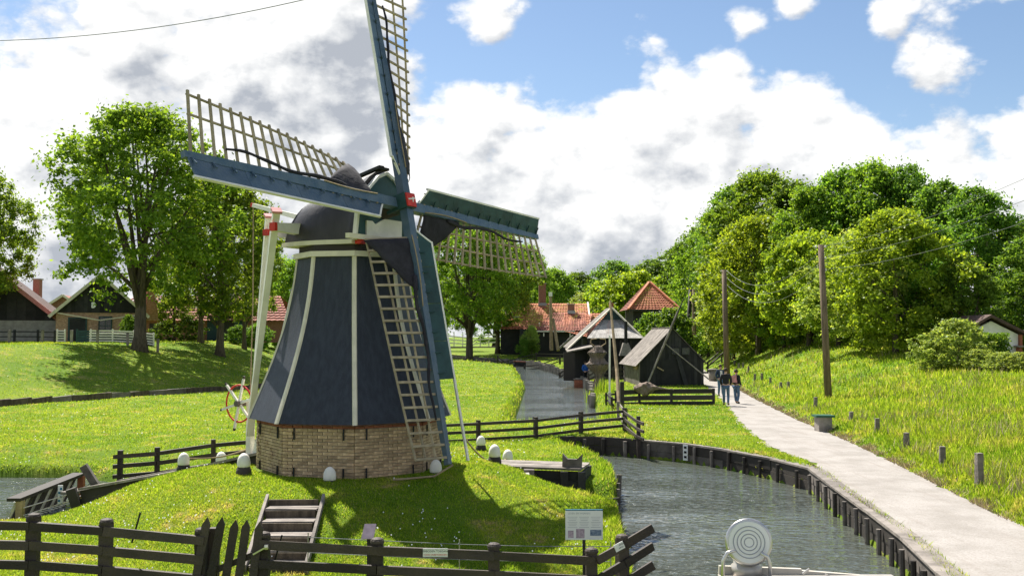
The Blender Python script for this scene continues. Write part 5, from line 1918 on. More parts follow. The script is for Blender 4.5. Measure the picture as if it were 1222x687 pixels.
# A-frame hoist poles
ah = thing('hoist_poles', (5.7, 141, 0.5), 'pair of tan poles standing before the farm eaves with a stay', 'poles')
part('pole', 'wood_tan', ah, lambda m_: m_.tube([A(658, 418, 141), A(657, 354, 142)], [0.26, 0.2], 8))
part('pole', 'wood_tan', ah, lambda m_: m_.tube([A(666, 418, 140), A(660, 380, 142)], [0.24, 0.2], 8))
part('stay', 'wood_grey', ah, lambda m_: m_.tube([A(668, 415, 138), A(684, 400, 139)], [0.14, 0.14], 6))
part('top_cap', 'white_paint', ah, lambda m_: m_.box(A(657, 351, 142), (0.5, 0.4, 0.6)))

# --- hay barn with pyramid tile roof
bn_ = thing('hay_barn', (16.8, 118, 1), 'dark barn under a steep red tiled hip roof behind the hut', 'barn')
F = frame((16.7, 118, 0), 0.0)
part('wall', 'wood_black', bn_, lambda m_: m_.box(F(0.0, 4.4, 3.6), (4.6, 8.4, 6.8)))
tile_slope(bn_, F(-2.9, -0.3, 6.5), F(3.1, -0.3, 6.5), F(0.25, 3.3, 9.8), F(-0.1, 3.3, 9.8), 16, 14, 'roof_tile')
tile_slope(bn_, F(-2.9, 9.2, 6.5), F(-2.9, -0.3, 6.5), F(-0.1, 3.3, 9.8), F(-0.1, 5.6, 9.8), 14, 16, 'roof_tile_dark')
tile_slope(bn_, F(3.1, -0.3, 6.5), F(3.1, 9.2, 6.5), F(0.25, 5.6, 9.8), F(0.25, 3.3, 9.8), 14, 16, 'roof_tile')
part('hip_ridge', 'roof_tile', bn_, lambda m_: m_.beam(F(-2.95, -0.4, 6.62), F(0.05, 3.3, 10.0), 0.3, 0.2))
part('hip_ridge', 'roof_tile', bn_, lambda m_: m_.beam(F(3.15, -0.4, 6.62), F(0.1, 3.3, 10.0), 0.3, 0.2))
part('fascia', 'wood_dark', bn_, lambda m_: m_.beam(F(-2.9, -0.4, 6.45), F(3.1, -0.4, 6.45), 0.1, 0.2))

# --- houses on the left dyke


def brick_house(name, label, X, Y, Z, wv, wall_h, ridge_h, depth, gable_mat, rz=0.0, door=None, windows=(), brick='house_brick', roofm='roof_tile_dark'):
    root = thing(name, (X, Y, Z), label, 'house')
    F = frame((X, Y, Z), rz)
    part('wall', brick, root, lambda m_: m_.box(F(0, depth / 2, wall_h / 2 - 0.2), (wv, depth, wall_h + 0.4), rz))
    hw = wv / 2 + 0.1

    def gz(x):
        return (wall_h, wall_h + (ridge_h - wall_h) * (1 - abs(x) / hw))
    part('gable_core', gable_mat, root, lambda m_: m_.prism([F(-hw, 0.05, wall_h), F(hw, 0.05, wall_h), F(0, 0.05, ridge_h)], F(0, depth - .1, 0) - F(0, 0, 0)))
    planked(root, F, gz, -hw, hw, 22, -0.06, gable_mat, 0.06, 'gable_board')
    for sx in (-1, 1):
        e = (sx * (hw + 0.45), wall_h - 0.45 * (ridge_h - wall_h) / hw)
        pts = [F(e[0], -0.35, e[1]), F(e[0], depth + .3, e[1]), F(0, depth + .3, ridge_h), F(0, -0.35, ridge_h)]
        part('roof', roofm, root, lambda m_: m_.prism(pts, (0, 0, 0.12)))
        part('bargeboard', 'cream_paint', root, lambda m_: m_.beam(F(e[0], -0.42, e[1] + 0.02), F(0, -0.42, ridge_h + 0.06), 0.10, 0.26))
    if door:
        x, dw_, dh = door
        d_ = part('door', 'wood_black', root, lambda m_: m_.box(F(x, -0.04, dh / 2 - 0.1), (dw_, 0.10, dh), rz))
        part('door_frame', 'teal_paint', d_, lambda m_: m_.box(F(x - dw_ / 2 - 0.06, -0.06, dh / 2 - .1), (0.12, 0.12, dh + .1), rz).box(F(x + dw_ / 2 + 0.06, -0.06, dh / 2 - .1), (0.12, 0.12, dh + .1), rz).box(F(x, -0.06, dh - 0.02), (dw_ + .24, 0.12, 0.12), rz))
    for x, z, ww, wh, cur in windows:
        w_ = part('window', 'curtain' if cur else 'glass_dark', root, lambda m_: m_.box(F(x, -0.02, z), (ww, 0.08, wh), rz))
        mb = MB()
        for sx in (-1, 1):
            mb.box(F(x + sx * ww / 2, -0.06, z), (0.10, 0.08, wh + 0.1), rz)
        for sz in (-1, 0.1, 1):
            mb.box(F(x, -0.055, z + sz * wh / 2), (ww, 0.06, 0.09 if sz != 0.1 else 0.06), rz)
        mb.box(F(x, -0.05, z), (0.05, 0.06, wh), rz)
        mb.build('window_frame', 'teal_paint', w_)
    return root, F


hz = zg1(-34.5, 86)
h1, F = brick_house('brick_house', 'brick cottage with black boarded gable behind the big tree', -35.6, 86, hz, 6.9, 2.55, 5.75, 9, 'wood_black', rz=0.39,
                    door=(-1.75, 1.25, 2.1), windows=((0.45, 1.35, 1.0, 1.7, False), (2.45, 1.35, 1.0, 1.65, True)))
part('roof_tie', 'cream_paint', h1, lambda m_: m_.beam(F(-3.3, -0.3, 2.5), F(0, -0.35, 1.9), 0.08, 0.1).beam(F(0, -0.35, 1.9), F(3.3, -0.3, 2.4), 0.08, 0.1))
part('year_plaque', 'sign_white', h1, lambda m_: m_.lathe(F(-0.55, -0.12, 3.2), [(0.02, -0.02), (0.26, -0.02), (0.26, 0.02), (0.02, 0.02)], 12, axis=(0, 1, 0)))
ch = part('chimney', 'house_brick', h1, lambda m_: m_.lathe(F(4.2, 5, 2.0), [(0.85, 0), (0.8, 1.0), (0.5, 2.2), (0.42, 3.8), (0.5, 3.9), (0.4, 4.2)], 4))
h2, F = brick_house('barn_house', 'dark gabled barn with rusty verge at the far left edge', -47.0, 86, hz, 16.6, 1.0, 7.7, 9, 'wood_black', rz=0.30, brick='concrete', roofm='roof_brown')
part('verge', 'backpack_pink', h2, lambda m_: m_.beam(F(8.9, -0.58, 0.62), F(0.0, -0.58, 7.9), 0.12, 0.34))
part('plinth_wall', 'concrete', h2, lambda m_: m_.prism([F(-8.0, -0.12, -0.3), F(8.3, -0.12, -0.3), F(8.3, -0.12, 0.9), F(7.2, -0.12, 1.9), F(-7.2, -0.12, 1.9)], F(0, 0.1, 0) - F(0, 0, 0)))
part('shed_roof', 'concrete', h2, lambda m_: m_.prism([F(7.6, 4.0, 2.4), F(10.0, 4.0, 1.2), F(10.0, 8.5, 1.8), F(7.6, 8.5, 3.1)], (0, 0, 0.1)))
for i, (x, y, wv, wh, rh, lab) in enumerate(((-50.5, 112, 6.5, 3.0, 5.4, 'red brick house half hidden between the two gables'), (-60, 120, 9, 4.5, 7.6, 'red-roofed house far behind at the left edge'))):
    b_, F = brick_house('brick_house', lab, x, y, zg1(x, y), wv, wh, rh, 8, 'red_brick_wall', rz=0.25 + 0.2 * i, brick='red_brick_wall')
    ch = part('chimney', 'red_brick_wall', b_, lambda m_: m_.box(F(2.5, 3, rh - 0.3), (0.8, 0.8, 2.2)))
    part('chimney_cap', 'concrete', ch, lambda m_: m_.box(F(2.5, 3, rh + 0.87), (1.0, 1.0, 0.15)))
h3 = thing('stable', (-32, 106, hz), 'long low brick stable with blue doors seen behind the dyke trees', 'stable')
F = frame((-33.5, 106, hz), 0.0)
part('wall', 'red_brick_wall', h3, lambda m_: m_.box(F(0, 3.5, 1.0), (19, 7, 2.3)))
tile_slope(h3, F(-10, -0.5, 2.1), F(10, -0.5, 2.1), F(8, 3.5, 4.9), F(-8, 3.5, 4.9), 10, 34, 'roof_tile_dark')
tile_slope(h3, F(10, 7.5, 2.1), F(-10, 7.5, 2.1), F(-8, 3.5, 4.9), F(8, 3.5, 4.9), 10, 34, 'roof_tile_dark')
part('dormer_roof', 'roof_tile_dark', h3, lambda m_: m_.prism([F(1.2, -0.7, 3.0), F(5.6, -0.7, 3.0), F(5.2, 2.4, 4.4), F(1.6, 2.4, 4.4)], (0, 0, 0.12)))
part('doorway', 'wood_black', h3, lambda m_: m_.box(F(3.2, -0.04, 1.2), (1.6, 0.12, 2.9)))
for x in (1.7, 4.6):
    part('door', 'shutter_blue', h3, lambda m_: m_.box(F(x, -0.15, 1.2), (1.15, 0.12, 2.8)))
part('doorway', 'wood_black', h3, lambda m_: m_.box(F(-4.6, -0.04, 0.8), (0.9, 0.12, 2.1)))
part('window', 'glass_dark', h3, lambda m_: m_.box(F(-7.2, -0.04, 1.2), (1.2, 0.1, 0.9)))
# garden fences of the cottage
fc = simple_fence('black and white striped garden fence before the brick cottage', [69, 78], [80, 80], 1.0, (0.05, 0.25, 0.45, 0.65, 0.85), mat='white_paint', name='garden_fence', rail=(0.05, 0.10), sz=0.1)
fcb = fc
fc = simple_fence('long black and white striped garden fence left of the big tree', [109, 135, 160, 184], [80, 80, 80, 80], 1.0, (0.05, 0.25, 0.45, 0.65, 0.85), mat='white_paint', name='garden_fence', rail=(0.05, 0.10), sz=0.1)
for f_, pa, pb in ((fcb, 69, 78), (fc, 109, 184)):
    xa, xb = (pa - 611) / FPX * 80, (pb - 611) / FPX * 80
    part('backing', 'wood_black', f_, lambda m_: m_.beam((xa, 80.1, zg1(xa, 80) + 0.5), (xb, 80.1, zg1(xb, 80) + 0.5), 0.04, 0.95))
gp = Vector(((100 - 611) / FPX * 80, 80, zg1(-34.4, 80)))
gg = thing('garden_gate', tuple(gp), 'dark green garden gate between the striped fences', 'gate')
for k in range(5):
    part('plank', 'teal_paint', gg, lambda m_: m_.box(gp + Vector((0, 0, 0.1 + 0.2 * k)), (1.0, 0.06, 0.17)))
part('stile', 'teal_paint', gg, lambda m_: m_.box(gp + Vector((-0.5, 0, 0.5)), (0.12, 0.12, 1.2)))
simple_fence('low black rail fence in front of the dark barn at the left edge', [-20, 18, 46, 66], [79, 79, 79, 79], 0.9, (0.06, 0.45), mat='wood_black', name='garden_fence', rail=(0.06, 0.09))
for i, (px, lab) in enumerate(((12, 'grey fence stake nearest the left edge on the dyke top'), (51, 'grey stake on the dyke top before the dark barn'), (86, 'grey stake on the dyke top before the cottage door'), (117, 'grey stake on the dyke top before the garden gate'), (153, 'grey stake on the dyke top just left of the big tree'), (189, 'grey stake on the dyke top just right of the big tree'))):
    x, y = (px - 611) / FPX * 76.5, 76.5
    z = zg1(x, y)
    o_ = MB().box((x, y, z + 0.4), (0.2, 0.18, 1.2), 0.3, 0.02).build('dyke_stake', 'wood_grey', base=(x, y, z))
    set_props(o_, lab, 'stake', 'stakes on the dyke top')

# --- white footbridge and people-dark hedge near the middle tree
wbp = (-11, 172, zg1(-11, 172))
wbg = thing('white_footbridge', wbp, 'white railed footbridge behind the middle tree', 'bridge')
for r in range(3):
    part('rail', 'white_paint', wbg, lambda m_: m_.beam(A(520, 399 + r * 4.5, 172), A(566, 404 + r * 3.5, 172), 0.14, 0.2).beam(A(566, 401 + r * 4.5, 172), A(606, 398 + r * 4.5, 172), 0.14, 0.2))
for k in range(9):
    px = 521 + 10.4 * k
    part('baluster', 'white_paint', wbg, lambda m_: m_.beam(A(px, 414, 172.1), A(px, 398 + (2 if 3 < k < 6 else 0), 172.1), 0.16, 0.16))
part('deck', 'wood_grey', wbg, lambda m_: m_.beam(A(518, 414, 172.3), A(608, 414, 172.3), 1.6, 0.2))

# rowing boat moored at the canal bend
rbt = Vector((1.9, 130, WATER_Z))
rbo = thing('rowing_boat', tuple(rbt), 'dark rowing boat with a red cover moored at the canal bend', 'boat')
hull = MB()
for i in range(9):
    f = i / 8
    x = -1.6 + 3.4 * f
    hw_ = 0.62 * math.sin(math.pi * min(max(f * 0.9 + 0.08, 0), 1)) ** 0.6
    zt_ = 0.45 + 0.35 * (2 * f - 1) ** 2
    hull.v += [rbt + Vector((x, -hw_, zt_)), rbt + Vector((x, -hw_ * 0.6, -0.1)), rbt + Vector((x, hw_ * 0.6, -0.1)), rbt + Vector((x, hw_, zt_))]
for i in range(8):
    for j in range(3):
        a_ = i * 4 + j
        hull.f.append((a_, a_ + 1, a_ + 5, a_ + 4))
hull.f += [(0, 1, 2, 3), (35, 34, 33, 32)]
hull.build('hull', 'wood_black', rbo)
part('cover', 'brick_red', rbo, lambda m_: m_.prism([rbt + Vector((-1.7, -0.4, 0.62)), rbt + Vector((0.6, -0.5, 0.5)), rbt + Vector((0.6, 0.5, 0.5)), rbt + Vector((-1.7, 0.4, 0.62))], (0, 0, 0.12)))

# bin by the path
bp_ = Vector((15.3, 76, 0))
bp_.z = zg1(bp_.x, bp_.y)
bi = thing('litter_bin', tuple(bp_), 'round grey litter bin beside the path behind the people', 'bin')
part('drum', 'wood_grey', bi, lambda m_: m_.lathe(bp_, [(0.30, 0.0), (0.33, 0.3), (0.36, 0.85)], 16), True)
part('lid', 'wood_weathered', bi, lambda m_: m_.lathe(bp_ + Vector((0, 0, 0.85)), [(0.40, 0.0), (0.42, 0.05), (0.34, 0.1), (0.1, 0.13)], 16), True)
# stair handrail on the dyke
hr = thing('stair_handrail', (20.5, 98, 1), 'two-bar wooden handrail of the steps climbing the far dyke', 'handrail')
for dz in (0.9, 0.5):
    part('bar', 'wood_dark', hr, lambda m_: m_.beam((17.9, 92, zg1(18.2, 92) + dz), (23.3, 104, zg1(23.3, 104) + dz + 0.1), 0.1, 0.12))
for f in (0.05, 0.5, 0.95):
    x, y = 17.9 + 5.4 * f, 92 + 12 * f
    part('post', 'wood_dark', hr, lambda m_: m_.box((x, y, zg1(x, y) + 0.4), (0.14, 0.14, 1.2)))

# --- garden shed on the right dyke
gs = Vector((26.6, 55.5, 0))
gs.z = zg1(gs.x, gs.y) - 0.6
gsh = thing('garden_shed', tuple(gs), 'small white gabled shed with brown roof behind the bushes at right', 'shed')
part('wall', 'white_paint', gsh, lambda m_: m_.prism([gs + Vector(q) for q in ((-1.0, 0, 0), (1.6, 0, 0), (1.6, 0, 2.0), (0.1, 0, 2.75), (-1.0, 0, 2.2))], (0, 3, 0)))
part('roof', 'roof_brown', gsh, lambda m_: m_.prism([gs + Vector(q) for q in ((-0.05, -0.4, 2.95), (1.95, -0.4, 1.95), (1.95, 3.3, 1.95), (-0.05, 3.3, 2.95))], (0, 0, 0.16)))
part('roof', 'roof_brown', gsh, lambda m_: m_.prism([gs + Vector(q) for q in ((-1.4, -0.4, 2.2), (-0.05, -0.4, 2.95), (-0.05, 3.3, 2.95), (-1.4, 3.3, 2.2))], (0, 0, 0.16)))
part('corner_post', 'brick_red', gsh, lambda m_: m_.box(gs + Vector((1.65, -0.1, 1.0)), (0.16, 0.16, 2.0)))
tb = Vector((29.0, 55.5, zg1(29.0, 55.5)))
tbo = thing('garden_table', tuple(tb), 'pale garden table at the right edge beside the shed', 'table')
part('top', 'wood_grey', tbo, lambda m_: m_.box(tb + Vector((0, 0, 0.75)), (2.2, 1.0, 0.08)))
for sx in (-0.9, 0.9):
    part('leg', 'brick_red', tbo, lambda m_: m_.box(tb + Vector((sx, 0, 0.35)), (0.1, 0.8, 0.8)))

# ------------------------------------------------------------------ boat in the pond, only its top shows
bt = Vector((2.2, 7.4, WATER_Z))
boat = thing('tour_boat', tuple(bt), 'grey boat roof with a round searchlight at the bottom edge', 'boat')
hl = MB()
sec = [(-3.2, 0.0), (-2.6, 0.55), (-1.0, 0.85), (1.6, 0.85), (2.6, 0.7)]
for y_, hw_ in [(q[0], max(q[1], 0.05)) for q in sec]:
    hl.v += [bt + Vector((-hw_, -y_ - 1.2, 1.0)), bt + Vector((-hw_ * 0.7, -y_ - 1.2, -0.35)), bt + Vector((hw_ * 0.7, -y_ - 1.2, -0.35)), bt + Vector((hw_, -y_ - 1.2, 1.0))]
for i in range(len(sec) - 1):
    for j in range(4):
        a_, b_ = i * 4 + j, i * 4 + (j + 1) % 4
        hl.f.append((a_, b_, b_ + 4, a_ + 4))
hl.f += [(0, 1, 2, 3), (19, 18, 17, 16)]
hl.build('hull', 'boat_paint', boat)
RZ = A(930, 690, 6.5).z
part('cabin', 'boat_paint', boat, lambda m_: m_.box((1.98, 6.1, (RZ - 0.06 + 0.35) / 2), (1.0, 1.0, RZ - 0.06 - 0.35)))
for k in range(3):
    part('window', 'glass_dark', boat, lambda m_: m_.box((1.66 + 0.32 * k, 6.615, RZ - 0.42), (0.26, 0.02, 0.4)))
roofp = part('roof', 'steel_dull', boat, lambda m_: m_.box((1.92, 6.12, RZ - 0.03), (1.14, 1.0, 0.06)))
part('roof_rim', 'boat_paint', roofp, lambda m_: m_.beam((1.36, 6.63, RZ + 0.02), (1.90, 6.63, RZ + 0.0), 0.03, 0.07).beam((1.90, 6.63, RZ + 0.0), (2.5, 6.6, RZ - 0.04), 0.03, 0.05))
lc = A(893, 646, 6.55)
lamp = part('searchlight', 'steel', boat, lambda m_: m_.lathe(lc, [(0.06, 0.16), (0.10, 0.13), (0.135, 0.05), (0.148, 0.0), (0.152, -0.02), (0.143, -0.035), (0.128, -0.03)], 32, axis=(0.1, 1, -0.12)), True)
part('lens', 'sign_white', lamp, lambda m_: m_.lathe(lc, [(0.02, -0.040), (0.130, -0.038), (0.132, -0.030), (0.02, -0.030)], 32, axis=(0.1, 1, -0.12)))
axl = Vector((0.1, 1, -0.12)).normalized()
a1 = axl.cross(UPZ).normalized()
a2 = axl.cross(a1)
for r_ in (0.03, 0.052, 0.076, 0.10):
    part('lens_ring', 'sign_grey', lamp, lambda m_: m_.tube([lc - axl * 0.0405 + (a1 * math.cos(t * math.pi / 14) + a2 * math.sin(t * math.pi / 14)) * r_ for t in range(29)], 0.0032, 4, False))
part('lamp_base', 'steel_dull', boat, lambda m_: m_.lathe((lc.x, lc.y + 0.06, RZ), [(0.10, 0.0), (0.10, 0.06), (0.085, 0.07), (0.085, 0.1), (0.06, 0.14)], 20), True)
hoop = [A(862, 700, 6.45), A(863, 668, 6.45), A(868, 659, 6.45), A(878, 656, 6.45)]
part('hoop_rail', 'steel', boat, lambda m_: m_.tube(hoop, 0.012, 8), True)
hoop = [A(919, 700, 6.45), A(919, 672, 6.45), A(916, 664, 6.45), A(908, 659, 6.45)]
part('hoop_rail', 'steel', boat, lambda m_: m_.tube(hoop, 0.012, 8), True)
for px in (958, 985):
    part('cleat', 'steel', boat, lambda m_: m_.beam(A(px, 684, 6.55), A(px + 8, 678 if px < 970 else 690, 6.55), 0.012, 0.012))

# ------------------------------------------------------------------ people


def skin_chain(name, joints, edges, mat, parent=None, base=None, sub=2):
    me = bpy.data.meshes.new(name)
    names = list(joints)
    idx = {n: i for i, n in enumerate(names)}
    base = Vector(base)
    me.from_pydata([tuple(Vector(joints[n][0])) for n in names], [(idx[a], idx[b]) for a, b in edges], [])
    o = bpy.data.objects.new(name, me)
    col.objects.link(o)
    md = o.modifiers.new('skin', 'SKIN')
    md.use_smooth_shade = True
    sv = me.skin_vertices[0].data
    for i, n in enumerate(names):
        r = joints[n][1]
        sv[i].radius = (r, r) if not hasattr(r, '__len__') else r
    sv[0].use_root = True
    s2 = o.modifiers.new('sub', 'SUBSURF')
    s2.levels = sub
    s2.render_levels = sub
    me.materials.append(MATS[mat])
    if parent is None:
        o.location = base
    else:
        o.parent = parent
    WLOC[o.name] = base
    return o


def person(label, x, y, rz, top, legs, hair='hair_brown', pose=0, shirt=None, h=1.75, pack=None, z=None):
    z = zg1(x, y) + 0.02 if z is None else z
    k = h / 1.75
    st = 0.06 + 0.05 * pose
    J = {'pelvis': ((0, 0, .95), (.15, .11)), 'waist': ((0, 0, 1.10), (.135, .10)), 'chest': ((0, 0.0, 1.32), (.165, .115)), 'neck': ((0, 0.01, 1.49), (.055, .055)),
         'chin': ((0, -0.02, 1.56), (.062, .07)), 'head': ((0, -0.01, 1.64), (.078, .092)), 'crown': ((0, 0.0, 1.71), (.062, .075)),
         'collar': ((0, .01, 1.47), (.075, .075)), 'shl': ((-.18, 0, 1.43), .062), 'ell': ((-.25, .03, 1.17), .045), 'wrl': ((-.20, -.12, .98), .033), 'hal': ((-.16, -.19, .93), .036), 'fil': ((-.14, -.25, .90), .018),
         'shr': ((.18, 0, 1.43), .062), 'elr': ((.25, .03, 1.17), .045), 'wrr': ((.20, -.10, .98), .033), 'har': ((.17, -.17, .93), .036), 'fir': ((.15, -.23, .90), .018),
         'hil': ((-.09, 0, .88), .09), 'knl': ((-.10, -st, .50), .062), 'anl': ((-.10, st * .5, .10), .042), 'tol': ((-.12, -.14 + st * .5, .04), .035),
         'hir': ((.09, 0, .88), .09), 'knr': ((.10, -st * .3, .50), .062), 'anr': ((.10, -st, .10), .042), 'tor': ((.12, -.14 - st, .04), .035)}
    J = {n: (tuple(k * q for q in p), r) for n, (p, r) in J.items()}
    E_ = [('pelvis', 'waist'), ('waist', 'chest'), ('chest', 'collar'), ('collar', 'neck'), ('neck', 'chin'), ('chin', 'head'), ('head', 'crown'), ('chest', 'shl'), ('shl', 'ell'), ('ell', 'wrl'), ('wrl', 'hal'), ('hal', 'fil'),
          ('chest', 'shr'), ('shr', 'elr'), ('elr', 'wrr'), ('wrr', 'har'), ('har', 'fir'), ('pelvis', 'hil'), ('hil', 'knl'), ('knl', 'anl'), ('anl', 'tol'), ('pelvis', 'hir'), ('hir', 'knr'), ('knr', 'anr'), ('anr', 'tor')]
    body = skin_chain('person', J, E_, 'skin', base=(x, y, z))
    body.rotation_euler = (0, 0, rz)
    set_props(body, label, 'person')

    def sub(name, keys, edges, mat, grow):
        JJ = {n: (J[n][0], tuple(q + grow for q in (J[n][1] if hasattr(J[n][1], '__len__') else (J[n][1],) * 2))) for n in keys}
        return skin_chain(name, JJ, edges, mat, body, (x, y, z))
    sub('jacket', ['pelvis', 'waist', 'chest', 'collar', 'shl', 'ell', 'wrl', 'shr', 'elr', 'wrr'], [('pelvis', 'waist'), ('waist', 'chest'), ('chest', 'collar'), ('chest', 'shl'), ('shl', 'ell'), ('ell', 'wrl'), ('chest', 'shr'), ('shr', 'elr'), ('elr', 'wrr')], top, 0.022)
    sub('trousers', ['pelvis', 'hil', 'knl', 'anl', 'hir', 'knr', 'anr'], [('pelvis', 'hil'), ('hil', 'knl'), ('knl', 'anl'), ('pelvis', 'hir'), ('hir', 'knr'), ('knr', 'anr')], legs, 0.016)
    sub('shoe', ['anl', 'tol'], [('anl', 'tol')], 'shoe', 0.018)
    sub('shoe', ['anr', 'tor'], [('anr', 'tor')], 'shoe', 0.018)
    hr_ = MB().lathe((0, 0.012 * k, 1.615 * k), [(0.090, 0.0), (0.104, 0.05), (0.100, 0.10), (0.078, 0.145), (0.03, 0.168)], 14)
    o = hr_.build('hair', hair, smooth=True)
    o.parent = body
    if shirt:
        o = MB().box((0, -0.115 * k, 1.26 * k), (0.13, 0.05, 0.36), 0, 0.01).build('shirt', shirt)
        o.parent = body
    if pack:
        o = MB().box((0, 0.17 * k, 1.28 * k), (0.27, 0.14, 0.36), 0, 0.02).build('backpack', pack)
        o.parent = body
    for sx in (-1, 1):
        o = MB().lathe((sx * 0.03, -0.098 * k, 1.645 * k), [(0.002, -0.008), (0.009, 0.0), (0.002, 0.008)], 6).build('eye', 'jacket_black')
        o.parent = body
    o = MB().prism([(-0.014, -0.098 * k, 1.60 * k), (0.014, -0.098 * k, 1.60 * k), (0, -0.098 * k, 1.65 * k)], (0, -0.022, -0.004)).build('nose', 'skin')
    o.parent = body
    return body


person('person seen from behind in black jacket and jeans at the fence end', 10.62, 49.6, math.pi - 0.25, 'jacket_black', 'jeans', pose=1, h=1.83)
person('person in black jacket and jeans with a pale pack, standing on the path', 11.45, 51.0, math.pi - 1.0, 'jacket_black', 'jeans', pose=0, h=1.72, pack='backpack_pink')
person('person in open navy jacket over white shirt facing the camera', 12.0, 57.5, 0.15, 'jacket_navy', 'jeans', pose=0, h=1.78, shirt='shirt_white')
person('person in a bright blue top under the smokehouse lean-to', 5.75, 78.6, 0.6, 'shirt_blue', 'jacket_black', pose=0, h=1.75, z=zg1(5.75, 78.6))

# ------------------------------------------------------------------ trees


def crown_mesh(name, seed, H, R, z0, nclump, per, leaf, mat, squash=0.75, top=1.0, droop=0.0):
    """leaf-sized faces gathered in clumps through an uneven crown"""
    r = np.random.default_rng(seed)
    ctr = []
    lob = r.uniform(0, 2 * np.pi, 6)
    for i in range(nclump):
        t = r.uniform(0.0, 1.0) ** 0.85
        th = r.uniform(0, 2 * np.pi)
        prof = (math.sin(math.pi * min(0.985, 0.10 + 0.88 * t)) ** 0.62) * (1.0 - 0.18 * t * top)
        lump = 1 + 0.21 * math.sin(3 * th + lob[0] + 4 * t) + 0.12 * math.sin(5 * th + lob[1] - 7 * t) + 0.08 * math.sin(2 * th + lob[2])
        rad = R * prof * lump * (r.uniform(0.25, 1.0) ** 0.5)
        z = z0 + (H - z0) * t
        ctr.append((rad * math.cos(th), rad * math.sin(th), z - droop * rad * 0.15))
    ctr = np.array(ctr)
    cr = r.uniform(0.5, 1.3, nclump) * R * 0.135
    n = nclump * per
    ci = np.repeat(np.arange(nclump), per)
    d = r.normal(size=(n, 3))
    d /= np.linalg.norm(d, axis=1)[:, None]
    rad = np.abs(r.normal(0, 0.62, n)) + 0.12
    pos = ctr[ci] + d * (cr[ci] * rad)[:, None] * np.array([1.15, 1.15, squash])
    # leaf frames
    nrm = d * 0.6 + r.normal(size=(n, 3)) * 0.6 + np.array([0, 0, 0.35])
    nrm /= np.linalg.norm(nrm, axis=1)[:, None]
    a = np.cross(nrm, r.normal(size=(n, 3)))
    a /= np.linalg.norm(a, axis=1)[:, None]
    b = np.cross(nrm, a)
    L = leaf * r.uniform(0.65, 1.35, n)[:, None]
    Wd = L * 0.62
    v = np.empty((n, 4, 3), np.float32)
    v[:, 0] = pos - a * L * 0.5
    v[:, 1] = pos + b * Wd * 0.5 - nrm * L * 0.08
    v[:, 2] = pos + a * L * 0.5 - nrm * L * 0.14
    v[:, 3] = pos - b * Wd * 0.5 - nrm * L * 0.08
    return raw_mesh(name, v.reshape(-1, 3), np.arange(4 * n), 4, mat), ctr


def trunk_mesh(name, seed, H, R, z0, r0, ctr, nlimb=9, lean=0.0, fork=0.0):
    r = random.Random(seed)
    mb = MB()
    zt = z0 + (H - z0) * 0.55
    pts, rad = [], []
    for i in range(9):
        f = i / 8
        z = -0.35 + (zt + 0.35) * f
        pts.append((lean * f + 0.12 * math.sin(f * 5 + seed) * f, 0.12 * math.cos(f * 4 + seed) * f, z))
        rad.append(r0 * (1 - 0.72 * f) + r0 * 0.55 * max(0, 1 - f * 9))
    mb.tube(pts, rad, 10)
    idx = list(range(len(ctr)))
    r.shuffle(idx)
    for k in range(nlimb):
        c = Vector([float(q) for q in ctr[idx[k]]])
        f0 = 0.30 + 0.6 * k / nlimb
        j = min(7, int(f0 * 8))
        s = Vector(pts[j])
        e = c
        mid = s.lerp(e, 0.5) + Vector((r.uniform(-.4, .4), r.uniform(-.4, .4), 0.06 * (e - s).length))
        q1 = s.lerp(mid, 0.5) + Vector((0, 0, 0.15))
        rr = rad[j] * 0.55
        mb.tube([s, q1, mid, mid.lerp(e, 0.5) + Vector((0, 0, 0.1)), e], [rr, rr * 0.8, rr * 0.55, rr * 0.35, rr * 0.12], 6)
        # twigs
        for q in range(2):
            c2 = Vector([float(u) for u in ctr[idx[(k * 7 + q * 13 + 31) % len(idx)]]])
            if (c2 - mid).length < R * 0.9:
                mb.tube([mid, mid.lerp(c2, 0.5) + Vector((0, 0, 0.1)), c2], [rr * 0.4, rr * 0.22, rr * 0.06], 5)
    me = bpy.data.meshes.new(name)
    me.from_pydata([tuple(v) for v in mb.v], [], mb.f)
    me.polygons.foreach_set('use_smooth', [True] * len(me.polygons))
    me.materials.append(MATS['bark'])
    return me


KINDS = {}


def kind(key, seed, H, R, z0, nclump, per, leaf, mat, r0, **kw):
    tk = {k: kw.pop(k) for k in ('nlimb', 'lean') if k in kw}
    cm, ctr = crown_mesh('crown', seed, H, R, z0, nclump, per, leaf, mat, **kw)
    KINDS[key] = (cm, trunk_mesh('trunk', seed, H, R, z0, r0, ctr, **tk), H)


kind('elm', 3, 18.5, 7.4, 4.4, 430, 100, 0.30, 'leaf_elm', 0.50, nlimb=18, lean=0.3)
kind('elm_b', 8, 17.0, 6.5, 3.6, 310, 105, 0.30, 'leaf_elm', 0.42, nlimb=14)
kind('wood_a', 21, 16.5, 6.2, 1.0, 330, 120, 0.32, 'leaf_wood', 0.38, nlimb=10)
kind('wood_b', 22, 15.5, 5.6, 0.8, 300, 120, 0.31, 'leaf_dark', 0.36, nlimb=10)
kind('yellow', 23, 10.5, 5.0, 0.6, 300, 120, 0.24, 'leaf_yellow', 0.25, nlimb=8)
kind('round', 24, 9.0, 4.6, 1.4, 220, 100, 0.32, 'leaf_yellow', 0.25, nlimb=8)
kind('pale', 25, 8.5, 4.2, 0.8, 220, 100, 0.26, 'leaf_pale', 0.2, nlimb=8)
kind('bush', 26, 2.6, 1.7, 0.15, 150, 90, 0.13, 'leaf_pale', 0.06, nlimb=5)
kind('shrub', 27, 4.2, 2.3, 0.3, 170, 80, 0.20, 'leaf_dark', 0.08, nlimb=6)


